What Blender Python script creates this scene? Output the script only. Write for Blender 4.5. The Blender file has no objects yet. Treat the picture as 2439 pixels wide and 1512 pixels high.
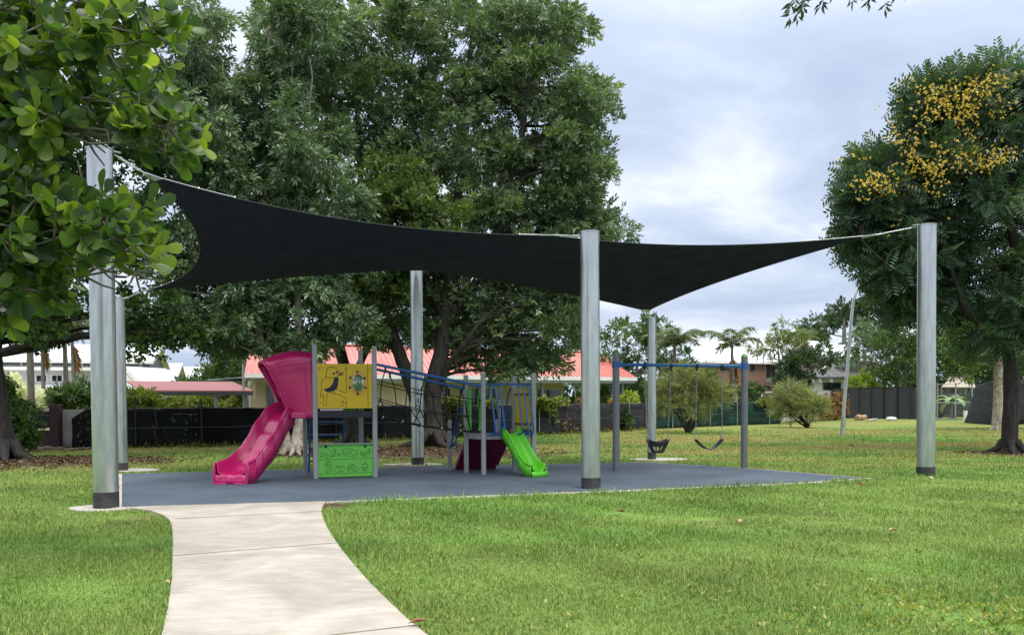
import bpy, bmesh, math, random
import numpy as np
from mathutils import Vector, Matrix
rng = np.random.default_rng(7)
random.seed(5)
R = math.radians
scene = bpy.context.scene
C = scene.collection

# ------------------------------------------------------------------ camera
FPX, CX, CY, EYE = 2243.0, 1219.0, 1018.5, 1.6
cam_d = bpy.data.cameras.new('camera'); cam = bpy.data.objects.new('camera', cam_d); C.objects.link(cam)
CM = Matrix.Rotation(R(88.2), 3, 'X') @ Matrix.Rotation(R(-0.28), 3, 'Z')
cam.matrix_world = Matrix.Translation((0, 0, EYE)) @ CM.to_4x4()
cam_d.sensor_width = 36; cam_d.lens = FPX / 2438 * 36
cam_d.shift_y = (CY - 756) / 2438
cam_d.clip_end = 2000; cam_d.clip_start = .05
scene.camera = cam

def ray(x, y): return CM @ Vector(((x - CX) / FPX, -(y - CY) / FPX, -1))
def G(x, y, z=0.0):
    d = ray(x, y); return Vector((0, 0, EYE)) + d * ((z - EYE) / d.z)
def P(x, y, Y):
    d = ray(x, y); return Vector((0, 0, EYE)) + d * (Y / d.y)

# ------------------------------------------------------------------ light
SUN_EL, SUN_AZ = 62, 150      # azimuth measured clockwise from +Y: behind the viewer, to the right
w = bpy.data.worlds.new("World"); scene.world = w; w.use_nodes = True
nt = w.node_tree; N = nt.nodes; Lk = nt.links; N.clear()
def nn(t, **k):
    n = N.new(t)
    for a, b in k.items(): setattr(n, a, b)
    return n
sky = nn('ShaderNodeTexSky', sky_type='NISHITA', sun_disc=False, sun_elevation=R(SUN_EL), sun_rotation=R(SUN_AZ), air_density=1.2, dust_density=2.5)
tc = nn('ShaderNodeTexCoord'); sp = nn('ShaderNodeSeparateXYZ'); Lk.new(tc.outputs['Generated'], sp.inputs[0])
def math_(op, a, b=None):
    n = nn('ShaderNodeMath', operation=op)
    for i, v in enumerate((a, b)):
        if v is None: continue
        if isinstance(v, (int, float)): n.inputs[i].default_value = v
        else: Lk.new(v, n.inputs[i])
    return n.outputs[0]
zc = math_('ADD', math_('MAXIMUM', sp.outputs[2], 0.0), 0.16)
cxn = nn('ShaderNodeCombineXYZ'); Lk.new(math_('DIVIDE', sp.outputs[0], zc), cxn.inputs[0]); Lk.new(math_('DIVIDE', sp.outputs[1], zc), cxn.inputs[1])
n1 = nn('ShaderNodeTexNoise'); n1.inputs['Scale'].default_value = 1.15; n1.inputs['Detail'].default_value = 8; n1.inputs['Roughness'].default_value = .56; n1.inputs['Distortion'].default_value = .35
mp = nn('ShaderNodeMapping'); mp.inputs['Location'].default_value = (3.1, 8.2, 0); Lk.new(cxn.outputs[0], mp.inputs[0]); Lk.new(mp.outputs[0], n1.inputs['Vector'])
cr = nn('ShaderNodeValToRGB'); e = cr.color_ramp
e.elements[0].position = .30; e.elements[0].color = (.33, .40, .535, 1)
e.elements[1].position = .70; e.elements[1].color = (.82, .86, .92, 1)
for p_, c_ in ((.42, (.40, .47, .60, 1)), (.50, (.48, .545, .67, 1)), (.58, (.61, .66, .76, 1))):
    q = e.elements.new(p_); q.color = c_
Lk.new(n1.outputs[0], cr.inputs[0])
# cloud deck gets brighter towards the zenith, the way an overcast sky does
gain = math_('MULTIPLY', math_('ADD', math_('MULTIPLY', math_('POWER', math_('MAXIMUM', math_('SUBTRACT', sp.outputs[2], .25), 0.0), 1.2), 2.4), 1.0), 11.0)
wz = nn('ShaderNodeMixRGB'); Lk.new(math_('MINIMUM', math_('MULTIPLY', math_('MAXIMUM', math_('SUBTRACT', sp.outputs[2], .3), 0.0), 1.6), .85), wz.inputs[0]); Lk.new(cr.outputs[0], wz.inputs[1]); wz.inputs[2].default_value = (.80, .79, .76, 1)
vm = nn('ShaderNodeVectorMath', operation='SCALE'); Lk.new(wz.outputs[0], vm.inputs[0]); Lk.new(gain, vm.inputs[3])
mx = nn('ShaderNodeMixRGB'); mx.inputs[0].default_value = .92; Lk.new(sky.outputs[0], mx.inputs[1]); Lk.new(vm.outputs[0], mx.inputs[2])
bg = nn('ShaderNodeBackground'); bg.inputs[1].default_value = .1; Lk.new(mx.outputs[0], bg.inputs[0])
wo = nn('ShaderNodeOutputWorld'); Lk.new(bg.outputs[0], wo.inputs[0])
sd = bpy.data.lights.new('sun', 'SUN'); sd.energy = 1.5; sd.angle = R(22); sd.color = (1, .96, .88)
so = bpy.data.objects.new('sun', sd); C.objects.link(so)
sdir = Vector((math.sin(R(SUN_AZ)) * math.cos(R(SUN_EL)), math.cos(R(SUN_AZ)) * math.cos(R(SUN_EL)), math.sin(R(SUN_EL))))
so.rotation_euler = sdir.to_track_quat('Z', 'Y').to_euler()
so.location = (0, 0, 40)
scene.view_settings.view_transform = 'Standard'; scene.view_settings.look = 'None'
scene.view_settings.exposure = 0.47; scene.view_settings.gamma = 1
scene.cycles.max_bounces = 6; scene.cycles.transparent_max_bounces = 8; scene.cycles.diffuse_bounces = 3; scene.cycles.transmission_bounces = 4

# ------------------------------------------------------------------ materials
def new_mat(name):
    m = bpy.data.materials.new(name); m.use_nodes = True
    return m, m.node_tree.nodes, m.node_tree.links, m.node_tree.nodes['Principled BSDF']
def pmat(name, col, rough=.5, metal=0, var=.12, scale=6, bump=0, bscale=60, spec=.5, col2=None, stretch=None, coat=0, trans=0):
    m, n, l, b = new_mat(name)
    t = n.new('ShaderNodeTexCoord'); src = t.outputs['Object']
    if stretch:
        k = n.new('ShaderNodeMapping'); k.inputs['Scale'].default_value = stretch; l.new(src, k.inputs[0]); src = k.outputs[0]
    z = n.new('ShaderNodeTexNoise'); z.inputs['Scale'].default_value = scale; z.inputs['Detail'].default_value = 5; l.new(src, z.inputs['Vector'])
    r = n.new('ShaderNodeValToRGB'); l.new(z.outputs[0], r.inputs[0])
    c2 = col2 or tuple(min(1, c * (1 + var)) for c in col); c1 = col if col2 else tuple(c * (1 - var) for c in col)
    r.color_ramp.elements[0].position = .35; r.color_ramp.elements[1].position = .65
    r.color_ramp.elements[0].color = (*c1, 1); r.color_ramp.elements[1].color = (*c2, 1)
    l.new(r.outputs[0], b.inputs['Base Color'])
    b.inputs['Roughness'].default_value = rough; b.inputs['Metallic'].default_value = metal
    b.inputs['Specular IOR Level'].default_value = spec; b.inputs['Coat Weight'].default_value = coat
    b.inputs['Transmission Weight'].default_value = trans
    if bump:
        z2 = n.new('ShaderNodeTexNoise'); z2.inputs['Scale'].default_value = bscale; z2.inputs['Detail'].default_value = 4; l.new(src, z2.inputs['Vector'])
        bp = n.new('ShaderNodeBump'); bp.inputs['Strength'].default_value = bump; bp.inputs['Distance'].default_value = .02
        l.new(z2.outputs[0], bp.inputs['Height']); l.new(bp.outputs[0], b.inputs['Normal'])
    return m
def foliage(name, dark, mid, light, trans=.3, rough=.42, spec=.45):
    m, n, l, b = new_mat(name)
    a = n.new('ShaderNodeAttribute'); a.attribute_name = 'tint'
    r = n.new('ShaderNodeValToRGB'); l.new(a.outputs['Fac'], r.inputs[0])
    r.color_ramp.elements[0].color = (*dark, 1); r.color_ramp.elements[1].color = (*light, 1)
    q = r.color_ramp.elements.new(.55); q.color = (*mid, 1)
    l.new(r.outputs[0], b.inputs['Base Color']); b.inputs['Roughness'].default_value = rough; b.inputs['Specular IOR Level'].default_value = spec
    t = n.new('ShaderNodeBsdfTranslucent'); hs = n.new('ShaderNodeMixRGB'); hs.blend_type = 'MULTIPLY'; hs.inputs[0].default_value = 1
    l.new(r.outputs[0], hs.inputs[1]); hs.inputs[2].default_value = (1.5, 1.6, .6, 1); l.new(hs.outputs[0], t.inputs[0])
    x = n.new('ShaderNodeMixShader'); x.inputs[0].default_value = trans
    l.new(b.outputs[0], x.inputs[1]); l.new(t.outputs[0], x.inputs[2]); l.new(x.outputs[0], n['Material Output'].inputs[0])
    return m

M = {}
M['galv'] = pmat('galvanised_steel', (.44, .46, .47), .30, .9, scale=7, col2=(.57, .59, .60), stretch=(1.5, 1.5, .3), bump=.03, bscale=30)
M['steel'] = pmat('bright_steel', (.6, .62, .64), .3, 1, var=.1)
M['post'] = pmat('grey_powdercoat_post', (.29, .31, .32), .45, .25, var=.08, scale=3)
M['dkpost'] = pmat('dark_grey_post', (.17, .18, .2), .35, .4, var=.08)
M['black'] = pmat('black_paint', (.018, .019, .022), .55, 0, var=.4, scale=9)
M['sleeve'] = pmat('black_tar_sleeve', (.022, .023, .026), .75, 0, scale=7, col2=(.05, .05, .052), bump=.3, bscale=30)
M['sail'] = pmat('navy_shade_cloth', (.021, .023, .060), .85, 0, var=.18, scale=2.5, bump=.15, bscale=90, spec=.15)
M['hem'] = pmat('sail_webbing', (.035, .04, .045), .8, 0)
M['blue'] = pmat('blue_powdercoat', (.022, .115, .33), .33, .15, var=.08)
M['pink'] = pmat('magenta_plastic', (.50, .012, .13), .27, 0, var=.06, scale=2, spec=.6, coat=.15)
M['maroon'] = pmat('maroon_climbing_plastic', (.16, .006, .045), .3, 0, var=.15, scale=3, spec=.6)
M['lime'] = pmat('lime_plastic', (.10, .50, .02), .35, 0, var=.05, scale=2, spec=.5)
M['green'] = pmat('green_play_panel', (.12, .46, .06), .45, 0, var=.05, scale=2)
M['dgreen'] = pmat('engraved_dark_green', (.006, .06, .008), .7, 0)
M['yellow'] = pmat('yellow_play_panel', (.62, .42, .008), .42, 0, var=.05, scale=2)
M['brown'] = pmat('engraved_brown', (.07, .02, .006), .7, 0)
M['navy'] = pmat('navy_panel_core', (.008, .01, .022), .55, 0)
M['rope'] = pmat('black_rope', (.012, .012, .014), .8, 0, bump=.4, bscale=120)
M['capg'] = pmat('green_post_cap', (.12, .32, .08), .5, 0)
M['rubberseat'] = pmat('black_rubber_seat', (.02, .021, .024), .38, 0, var=.2)
M['lens'] = pmat('green_tinted_bubble', (.25, .5, .32), .12, 0, var=.03, trans=.8)
M['grey_alu'] = pmat('aluminium_strip', (.35, .38, .36), .4, .5)
M['white'] = pmat('white_paint', (.75, .75, .74), .5, 0, var=.05, scale=2)
M['cream'] = pmat('cream_block_wall', (.50, .41, .30), .8, 0, var=.06, scale=1.5, bump=.2, bscale=12)
M['whitewall'] = pmat('offwhite_wall', (.55, .55, .54), .8, 0, var=.05, scale=1)
M['paleroof'] = pmat('white_metal_roof', (.72, .73, .76), .55, .0, var=.05, scale=.6)
M['redroof'] = pmat('red_metal_roof', (.50, .15, .13), .5, 0, scale=.5, col2=(.60, .22, .19), bump=.05)
M['redroof_rib'] = pmat('red_metal_roof_rib', (.50, .15, .13), .5, 0, var=.1)
M['glass'] = pmat('dark_window_glass', (.02, .025, .03), .08, 0, spec=.8)
M['bluebrick'] = pmat('blue_grey_brick', (.14, .155, .20), .85, 0, var=.15, scale=12, stretch=(.3, .3, 3), bump=.3, bscale=20)
M['brownbrick'] = pmat('brown_brick', (.21, .125, .095), .85, 0, var=.2, scale=10, stretch=(.5, .5, 3), bump=.3, bscale=20)
M['tileroof'] = pmat('dark_roof_tile', (.06, .06, .062), .8, 0, scale=3, col2=(.15, .145, .14), bump=.6, bscale=6)
M['cloth'] = pmat('black_fence_cloth', (.010, .011, .014), .85, 0, var=.35, scale=1.2, bump=.4, bscale=5, spec=.2)
M['cloth2'] = pmat('faded_fence_cloth', (.028, .03, .036), .85, 0, var=.3, scale=1.5, stretch=(.4, .4, 3), bump=.5, bscale=6, spec=.2)
M['clothg'] = pmat('green_fence_cloth', (.010, .035, .028), .8, 0, var=.35, scale=1.0, bump=.5, bscale=4, spec=.2)
M['charcoal'] = pmat('charcoal_metal_sheet', (.045, .05, .058), .45, .2, var=.1, scale=1)
M['wire'] = pmat('galvanised_wire', (.32, .33, .33), .5, .6)
M['purple'] = pmat('dark_purple_render', (.055, .02, .035), .8, 0, var=.15)
M['fibro'] = pmat('pale_fibro_sheet', (.34, .34, .33), .8, 0, scale=2, col2=(.48, .47, .44))
M['wood'] = pmat('weathered_wood', (.16, .12, .09), .85, 0, var=.3, scale=8, bump=.4, bscale=20)
M['rock'] = pmat('rock', (.22, .19, .16), .9, 0, var=.35, scale=4, bump=.8, bscale=10)
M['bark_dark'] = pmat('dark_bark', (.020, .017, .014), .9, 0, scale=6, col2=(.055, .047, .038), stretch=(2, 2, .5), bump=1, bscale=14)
M['bark_pale'] = pmat('pale_mottled_bark', (.20, .165, .13), .85, 0, scale=7, col2=(.40, .36, .30), bump=.8, bscale=16)
M['bark_char'] = pmat('blackened_bark', (.010, .009, .009), .9, 0, scale=5, col2=(.038, .033, .029), stretch=(3, 3, .5), bump=1, bscale=14)
M['bark_grey'] = pmat('grey_bark', (.12, .11, .10), .9, 0, scale=7, col2=(.22, .20, .18), stretch=(2, 2, .7), bump=.8, bscale=16)
M['f_fig'] = foliage('fig_leaf', (.040, .074, .040), (.12, .19, .086), (.32, .40, .20), .28, rough=.36, spec=.6)
M['f_figl'] = foliage('light_fig_leaf', (.04, .075, .022), (.10, .17, .04), (.30, .36, .09), .3)
M['f_pale'] = foliage('grey_green_leaf', (.046, .088, .042), (.122, .195, .092), (.30, .39, .21), .24, rough=.36, spec=.6)
M['f_round'] = foliage('round_dark_leaf', (.020, .046, .015), (.048, .10, .023), (.14, .23, .035), .3)
M['f_poin'] = foliage('feathery_leaf', (.022, .048, .030), (.058, .11, .06), (.16, .225, .105), .28, rough=.45)
M['f_almond'] = foliage('almond_leaf', (.026, .06, .026), (.088, .16, .034), (.28, .36, .055), .5, rough=.3)
M['f_bush'] = foliage('bush_leaf', (.025, .055, .018), (.06, .12, .03), (.18, .24, .06), .3)
M['f_dark'] = foliage('dark_tree_leaf', (.014, .034, .014), (.035, .075, .026), (.10, .16, .045), .25)
M['f_olive'] = foliage('olive_needle_leaf', (.11, .13, .06), (.24, .27, .12), (.45, .47, .24), .35, rough=.6)
M['f_palm'] = foliage('palm_leaf', (.07, .12, .05), (.16, .22, .10), (.32, .37, .20), .3)
M['f_dry'] = foliage('dry_leaf', (.12, .055, .02), (.28, .16, .06), (.45, .32, .15), .2, rough=.7)
M['f_litter'] = foliage('leaf_litter', (.045, .025, .015), (.10, .06, .035), (.26, .18, .10), .1, rough=.85)
M['f_vine'] = foliage('vine_leaf', (.05, .09, .02), (.16, .21, .04), (.38, .38, .10), .3)
M['f_white'] = foliage('white_blossom', (.55, .56, .50), (.78, .77, .70), (.9, .88, .84), .3, rough=.7)
M['f_yellow'] = foliage('yellow_blossom', (.50, .33, .06), (.70, .48, .09), (.85, .68, .20), .3, rough=.6)
M['f_lime'] = foliage('lime_shrub_leaf', (.10, .16, .02), (.26, .34, .05), (.5, .55, .12), .35)

# ------------------------------------------------------------------ objects
ORG = {}
def setp(o, label=None, cat=None, group=None, kind=None):
    if label: o['label'] = label
    if cat: o['category'] = cat
    if group: o['group'] = group
    if kind: o['kind'] = kind
    return o
def E(name, loc, label, cat, group=None):
    o = bpy.data.objects.new(name, None); C.objects.link(o); o.location = loc; o.empty_display_size = .3
    ORG[o.name] = Vector(loc); return setp(o, label, cat, group)
def link_mesh(name, me, m, parent, origin=None):
    o = bpy.data.objects.new(name, me); C.objects.link(o)
    if m: me.materials.append(m)
    if parent is not None:
        o.parent = parent; ORG[o.name] = ORG[parent.name]
    else:
        ORG[o.name] = Vector(origin) if origin is not None else Vector((0, 0, 0)); o.location = ORG[o.name]
    return o
class MB:
    def __init__(s): s.v = []; s.f = []; s.sm = []
    def add(s, vs, fs, smooth=False):
        b = len(s.v); s.v += [tuple(x) for x in vs]; s.f += [tuple(i + b for i in f) for f in fs]; s.sm += [smooth] * len(fs); return s
    def hexa(s, p):      # 8 corners: bottom 4 (ccw), top 4
        return s.add(p, [(3, 2, 1, 0), (4, 5, 6, 7), (0, 1, 5, 4), (1, 2, 6, 5), (2, 3, 7, 6), (3, 0, 4, 7)])
    def box(s, x0, y0, z0, x1, y1, z1):
        return s.hexa([(x0, y0, z0), (x1, y0, z0), (x1, y1, z0), (x0, y1, z0), (x0, y0, z1), (x1, y0, z1), (x1, y1, z1), (x0, y1, z1)])
    def obox(s, o, u, v, a0, a1, b0, b1, z0, z1):   # box in a frame: o + a*u + b*v
        o = Vector(o); u = Vector(u); v = Vector(v)
        def q(a, b, z): r = o + u * a + v * b; return (r.x, r.y, o.z + z)
        return s.hexa([q(a0, b0, z0), q(a1, b0, z0), q(a1, b1, z0), q(a0, b1, z0), q(a0, b0, z1), q(a1, b0, z1), q(a1, b1, z1), q(a0, b1, z1)])
    def beam(s, a, b, wd, ht, up=(0, 0, 1)):
        a = Vector(a); b = Vector(b); t = (b - a).normalized(); up = Vector(up)
        sd_ = t.cross(up)
        if sd_.length < 1e-4: sd_ = t.cross(Vector((0, 1, 0)))
        sd_.normalize(); u2 = sd_.cross(t)
        h = sd_ * wd / 2; k = u2 * ht / 2
        return s.hexa([a - h - k, a + h - k, b + h - k, b - h - k, a - h + k, a + h + k, b + h + k, b - h + k])
    def tube(s, path, rad, n=8, cap=True, smooth=True, jit=0):
        path = [Vector(p) for p in path]; k = len(path)
        if not hasattr(rad, '__len__'): rad = [rad] * k
        vs = []; prev = None
        for i, p in enumerate(path):
            t = (path[min(i + 1, k - 1)] - path[max(i - 1, 0)])
            t = t.normalized() if t.length > 1e-9 else Vector((0, 0, 1))
            if prev is None:
                a = t.cross(Vector((0, 0, 1)))
                if a.length < .05: a = Vector((1, 0, 0)) - t * t.x
            else: a = prev - t * prev.dot(t)
            a.normalize(); prev = a; b = t.cross(a)
            for j in range(n):
                th = 2 * math.pi * j / n; r = rad[i] * (1 + (random.uniform(-jit, jit) if jit else 0))
                vs.append(p + (a * math.cos(th) + b * math.sin(th)) * r)
        fs = [(i * n + j, i * n + (j + 1) % n, (i + 1) * n + (j + 1) % n, (i + 1) * n + j) for i in range(k - 1) for j in range(n)]
        s.add(vs, fs, smooth)
        if cap: s.add([vs[j] for j in range(n)], [tuple(range(n - 1, -1, -1))]); s.add(vs[-n:], [tuple(range(n))])
        return s
    def grid(s, fn, nu, nv, smooth=True):
        vs = [fn(i / nu, j / nv) for i in range(nu + 1) for j in range(nv + 1)]
        fs = [(i * (nv + 1) + j, (i + 1) * (nv + 1) + j, (i + 1) * (nv + 1) + j + 1, i * (nv + 1) + j + 1) for i in range(nu) for j in range(nv)]
        return s.add(vs, fs, smooth)
    def sphere(s, c, r, nu=10, nv=6, jit=0):
        c = Vector(c); r = Vector(r) if hasattr(r, '__len__') else Vector((r, r, r)); vs = []
        for i in range(nv + 1):
            ph = math.pi * i / nv
            for j in range(nu):
                th = 2 * math.pi * j / nu; k = 1 + (random.uniform(-jit, jit) if jit else 0)
                vs.append((c.x + r.x * math.sin(ph) * math.cos(th) * k, c.y + r.y * math.sin(ph) * math.sin(th) * k, c.z + r.z * math.cos(ph) * k))
        return s.add(vs, [(i * nu + j, (i + 1) * nu + j, (i + 1) * nu + (j + 1) % nu, i * nu + (j + 1) % nu) for i in range(nv) for j in range(nu)], True)
    def prism(s, poly, z0, z1):
        n = len(poly)
        return s.add([(x, y, z0) for x, y in poly] + [(x, y, z1) for x, y in poly],
                     [tuple(range(n - 1, -1, -1)), tuple(range(n, 2 * n))] + [(i, (i + 1) % n, n + (i + 1) % n, n + i) for i in range(n)])
    def build(s, name, m, parent=None, origin=None, bevel=0, solid=0, sub=0):
        og = ORG[parent.name] if parent is not None else (Vector(origin) if origin is not None else Vector((0, 0, 0)))
        me = bpy.data.meshes.new(name)
        me.from_pydata([(x - og.x, y - og.y, z - og.z) for x, y, z in s.v], [], s.f)
        me.polygons.foreach_set('use_smooth', s.sm); me.update()
        o = link_mesh(name, me, m, parent, origin)
        if solid: q = o.modifiers.new('solid', 'SOLIDIFY'); q.thickness = solid; q.offset = 0
        if sub: q = o.modifiers.new('sub', 'SUBSURF'); q.levels = sub; q.render_levels = sub
        if bevel: q = o.modifiers.new('bevel', 'BEVEL'); q.width = bevel; q.segments = 2; q.limit_method = 'ANGLE'
        return o
def cat_curve(pts, n=6):   # Catmull-Rom through points
    pts = [Vector(p) for p in pts]; out = []
    for i in range(len(pts) - 1):
        p0 = pts[max(i - 1, 0)]; p1 = pts[i]; p2 = pts[i + 1]; p3 = pts[min(i + 2, len(pts) - 1)]
        for k in range(n):
            t = k / n
            out.append(.5 * ((2 * p1) + (p2 - p0) * t + (2 * p0 - 5 * p1 + 4 * p2 - p3) * t * t + (3 * p1 - p0 - 3 * p2 + p3) * t ** 3))
    out.append(pts[-1]); return out
def arc(c, r, a0, a1, n):
    return [(c[0] + r * math.cos(a0 + (a1 - a0) * i / n), c[1] + r * math.sin(a0 + (a1 - a0) * i / n)) for i in range(n + 1)]
# ------------------------------------------------------------------ ground, path, rubber surface
def grass_color_nodes(n, l):
    """position-driven lawn colour shared by the ground and the blades"""
    g = n.new('ShaderNodeNewGeometry'); src = g.outputs['Position']
    def noise(scale, det=4, loc=(0, 0, 0), sc=(1, 1, 1)):
        k = n.new('ShaderNodeMapping'); k.inputs['Location'].default_value = loc; k.inputs['Scale'].default_value = sc; l.new(src, k.inputs[0])
        z = n.new('ShaderNodeTexNoise'); z.inputs['Scale'].default_value = scale; z.inputs['Detail'].default_value = det; l.new(k.outputs[0], z.inputs['Vector']); return z.outputs[0]
    def ramp(v, p0, p1, c0=(0, 0, 0, 1), c1=(1, 1, 1, 1)):
        r = n.new('ShaderNodeValToRGB'); r.color_ramp.elements[0].position = p0; r.color_ramp.elements[1].position = p1
        r.color_ramp.elements[0].color = c0; r.color_ramp.elements[1].color = c1; l.new(v, r.inputs[0]); return r.outputs[0]
    def mix(f, a, b):
        x = n.new('ShaderNodeMixRGB'); l.new(f, x.inputs[0]) if not isinstance(f, float) else setattr(x.inputs[0], 'default_value', f)
        for i, q in ((1, a), (2, b)):
            if isinstance(q, tuple): x.inputs[i].default_value = q
            else: l.new(q, x.inputs[i])
        return x.outputs[0]
    base = ramp(noise(.45, 5), .35, .65, (.120, .232, .044, 1), (.225, .375, .085, 1))
    dry = ramp(noise(.22, 6, (7, 3, 0), (.6, 1.8, 1)), .40, .58)
    sepx = n.new('ShaderNodeSeparateXYZ'); l.new(src, sepx.inputs[0])
    mr = n.new('ShaderNodeMapRange'); mr.inputs[1].default_value = 17; mr.inputs[2].default_value = 29; mr.inputs[3].default_value = .25; mr.inputs[4].default_value = 1.0
    l.new(sepx.outputs[1], mr.inputs[0])
    mm = n.new('ShaderNodeMath'); mm.operation = 'MULTIPLY'; l.new(dry, mm.inputs[0]); l.new(mr.outputs[0], mm.inputs[1])
    c = mix(mm.outputs[0], base, (.34, .31, .11, 1))
    # worn brownish spots
    sp2 = ramp(noise(1.3, 6, (2, 9, 0)), .66, .74)
    m3 = n.new('ShaderNodeMath'); m3.operation = 'MULTIPLY'; l.new(sp2, m3.inputs[0]); m3.inputs[1].default_value = .6
    c = mix(m3.outputs[0], c, (.11, .085, .045, 1))
    return c, noise, ramp, mix
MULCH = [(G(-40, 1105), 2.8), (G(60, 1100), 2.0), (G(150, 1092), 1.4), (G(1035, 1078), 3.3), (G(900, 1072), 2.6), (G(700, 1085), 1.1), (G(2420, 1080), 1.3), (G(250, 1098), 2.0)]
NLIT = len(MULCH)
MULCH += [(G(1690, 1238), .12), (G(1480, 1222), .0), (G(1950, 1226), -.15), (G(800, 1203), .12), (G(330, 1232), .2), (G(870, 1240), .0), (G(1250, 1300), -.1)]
def ground_mat():
    m, n, l, b = new_mat('lawn_ground')
    c, noise, ramp, mix = grass_color_nodes(n, l)
    fine = ramp(noise(38, 4, (0, 0, 0), (1, .6, 1)), .3, .72, (.30, .34, .26, 1), (1.1, 1.1, 1.1, 1))
    x = n.new('ShaderNodeMixRGB'); x.blend_type = 'MULTIPLY'; x.inputs[0].default_value = .8; l.new(c, x.inputs[1]); l.new(fine, x.inputs[2]); c = x.outputs[0]
    g = n.new('ShaderNodeNewGeometry'); tot = None
    wob = noise(.9, 5); 
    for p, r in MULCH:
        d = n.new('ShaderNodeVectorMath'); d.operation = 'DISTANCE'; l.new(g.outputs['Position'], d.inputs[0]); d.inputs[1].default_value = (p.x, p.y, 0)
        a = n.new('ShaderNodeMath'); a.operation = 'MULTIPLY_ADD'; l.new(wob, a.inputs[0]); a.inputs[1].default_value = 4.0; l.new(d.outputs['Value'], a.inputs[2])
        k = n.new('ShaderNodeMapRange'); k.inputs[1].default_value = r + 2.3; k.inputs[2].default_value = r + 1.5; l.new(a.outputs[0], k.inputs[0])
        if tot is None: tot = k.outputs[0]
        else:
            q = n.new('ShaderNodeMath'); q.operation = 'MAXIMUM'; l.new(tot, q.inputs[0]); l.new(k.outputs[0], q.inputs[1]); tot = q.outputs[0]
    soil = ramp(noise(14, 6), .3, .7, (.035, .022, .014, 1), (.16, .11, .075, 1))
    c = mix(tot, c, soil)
    l.new(c, b.inputs['Base Color']); b.inputs['Roughness'].default_value = .95; b.inputs['Specular IOR Level'].default_value = .1
    bp = n.new('ShaderNodeBump'); bp.inputs['Strength'].default_value = 1; bp.inputs['Distance'].default_value = .05
    l.new(noise(22, 5), bp.inputs['Height']); l.new(bp.outputs[0], b.inputs['Normal'])
    return m
mb = MB(); 
mb.grid(lambda a, b: (-450 + 900 * a, -30 + 900 * b, 0), 30, 30, False)
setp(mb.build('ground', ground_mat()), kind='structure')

def poly_pts(lst, z=0): return [(G(x, y, z).x, G(x, y, z).y) for x, y in lst]
def smooth2(pts, n=6): return [(p.x, p.y) for p in cat_curve([(a, b, 0) for a, b in pts], n)]
PAD = poly_pts([(290, 1205), (290.5, 1128), (560, 1121), (985, 1110), (1545, 1100), (1800, 1116), (2055, 1137), (1890, 1148), (1430, 1167), (1170, 1177), (780, 1192)], .03)
def offset_poly(poly, d):
    out = []; n = len(poly)
    ar = sum(poly[i][0] * poly[(i + 1) % n][1] - poly[(i + 1) % n][0] * poly[i][1] for i in range(n)); sg = 1 if ar > 0 else -1
    for i in range(n):
        a = Vector(poly[i - 1]); b = Vector(poly[i]); c = Vector(poly[(i + 1) % n])
        e1 = (b - a).normalized(); e2 = (c - b).normalized(); n1_ = Vector((e1.y, -e1.x)) * sg; n2_ = Vector((e2.y, -e2.x)) * sg
        k = (n1_ + n2_); k = k / max(.35, (1 + n1_.dot(n2_))); q = b + k * d; out.append((q.x, q.y))
    return out
KERB = offset_poly(PAD, .13)
setp(MB().prism(KERB, -.1, .022).build('concrete_edging', pmat('edge_concrete', (.42, .38, .32), .85, 0, scale=5, col2=(.58, .54, .48), bump=.3, bscale=30)), kind='structure')
def rubber_mat():
    m, n, l, b = new_mat('blue_grey_wetpour_rubber')
    t = n.new('ShaderNodeNewGeometry')
    v = n.new('ShaderNodeTexNoise'); v.inputs['Scale'].default_value = 90; v.inputs['Detail'].default_value = 3; l.new(t.outputs['Position'], v.inputs['Vector'])
    z = n.new('ShaderNodeTexNoise'); z.inputs['Scale'].default_value = .7; z.inputs['Detail'].default_value = 5; l.new(t.outputs['Position'], z.inputs['Vector'])
    r = n.new('ShaderNodeValToRGB'); l.new(v.outputs[0], r.inputs[0]); r.color_ramp.elements[0].position = .33; r.color_ramp.elements[1].position = .68
    r.color_ramp.elements[0].color = (.036, .050, .072, 1); r.color_ramp.elements[1].color = (.13, .165, .215, 1)
    r2 = n.new('ShaderNodeValToRGB'); l.new(z.outputs[0], r2.inputs[0]); r2.color_ramp.elements[0].color = (.72, .73, .74, 1); r2.color_ramp.elements[1].color = (1.2, 1.2, 1.16, 1)
    r2.color_ramp.elements[0].position = .3; r2.color_ramp.elements[1].position = .7
    x = n.new('ShaderNodeMixRGB'); x.blend_type = 'MULTIPLY'; x.inputs[0].default_value = 1; l.new(r.outputs[0], x.inputs[1]); l.new(r2.outputs[0], x.inputs[2])
    l.new(x.outputs[0], b.inputs['Base Color']); b.inputs['Roughness'].default_value = .8; b.inputs['Specular IOR Level'].default_value = .3
    bp = n.new('ShaderNodeBump'); bp.inputs['Strength'].default_value = .5; bp.inputs['Distance'].default_value = .004; l.new(v.outputs[0], bp.inputs['Height']); l.new(bp.outputs[0], b.inputs['Normal'])
    return m
setp(MB().prism(PAD, -.05, .03).build('rubber_play_surface', rubber_mat()), kind='structure')
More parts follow.
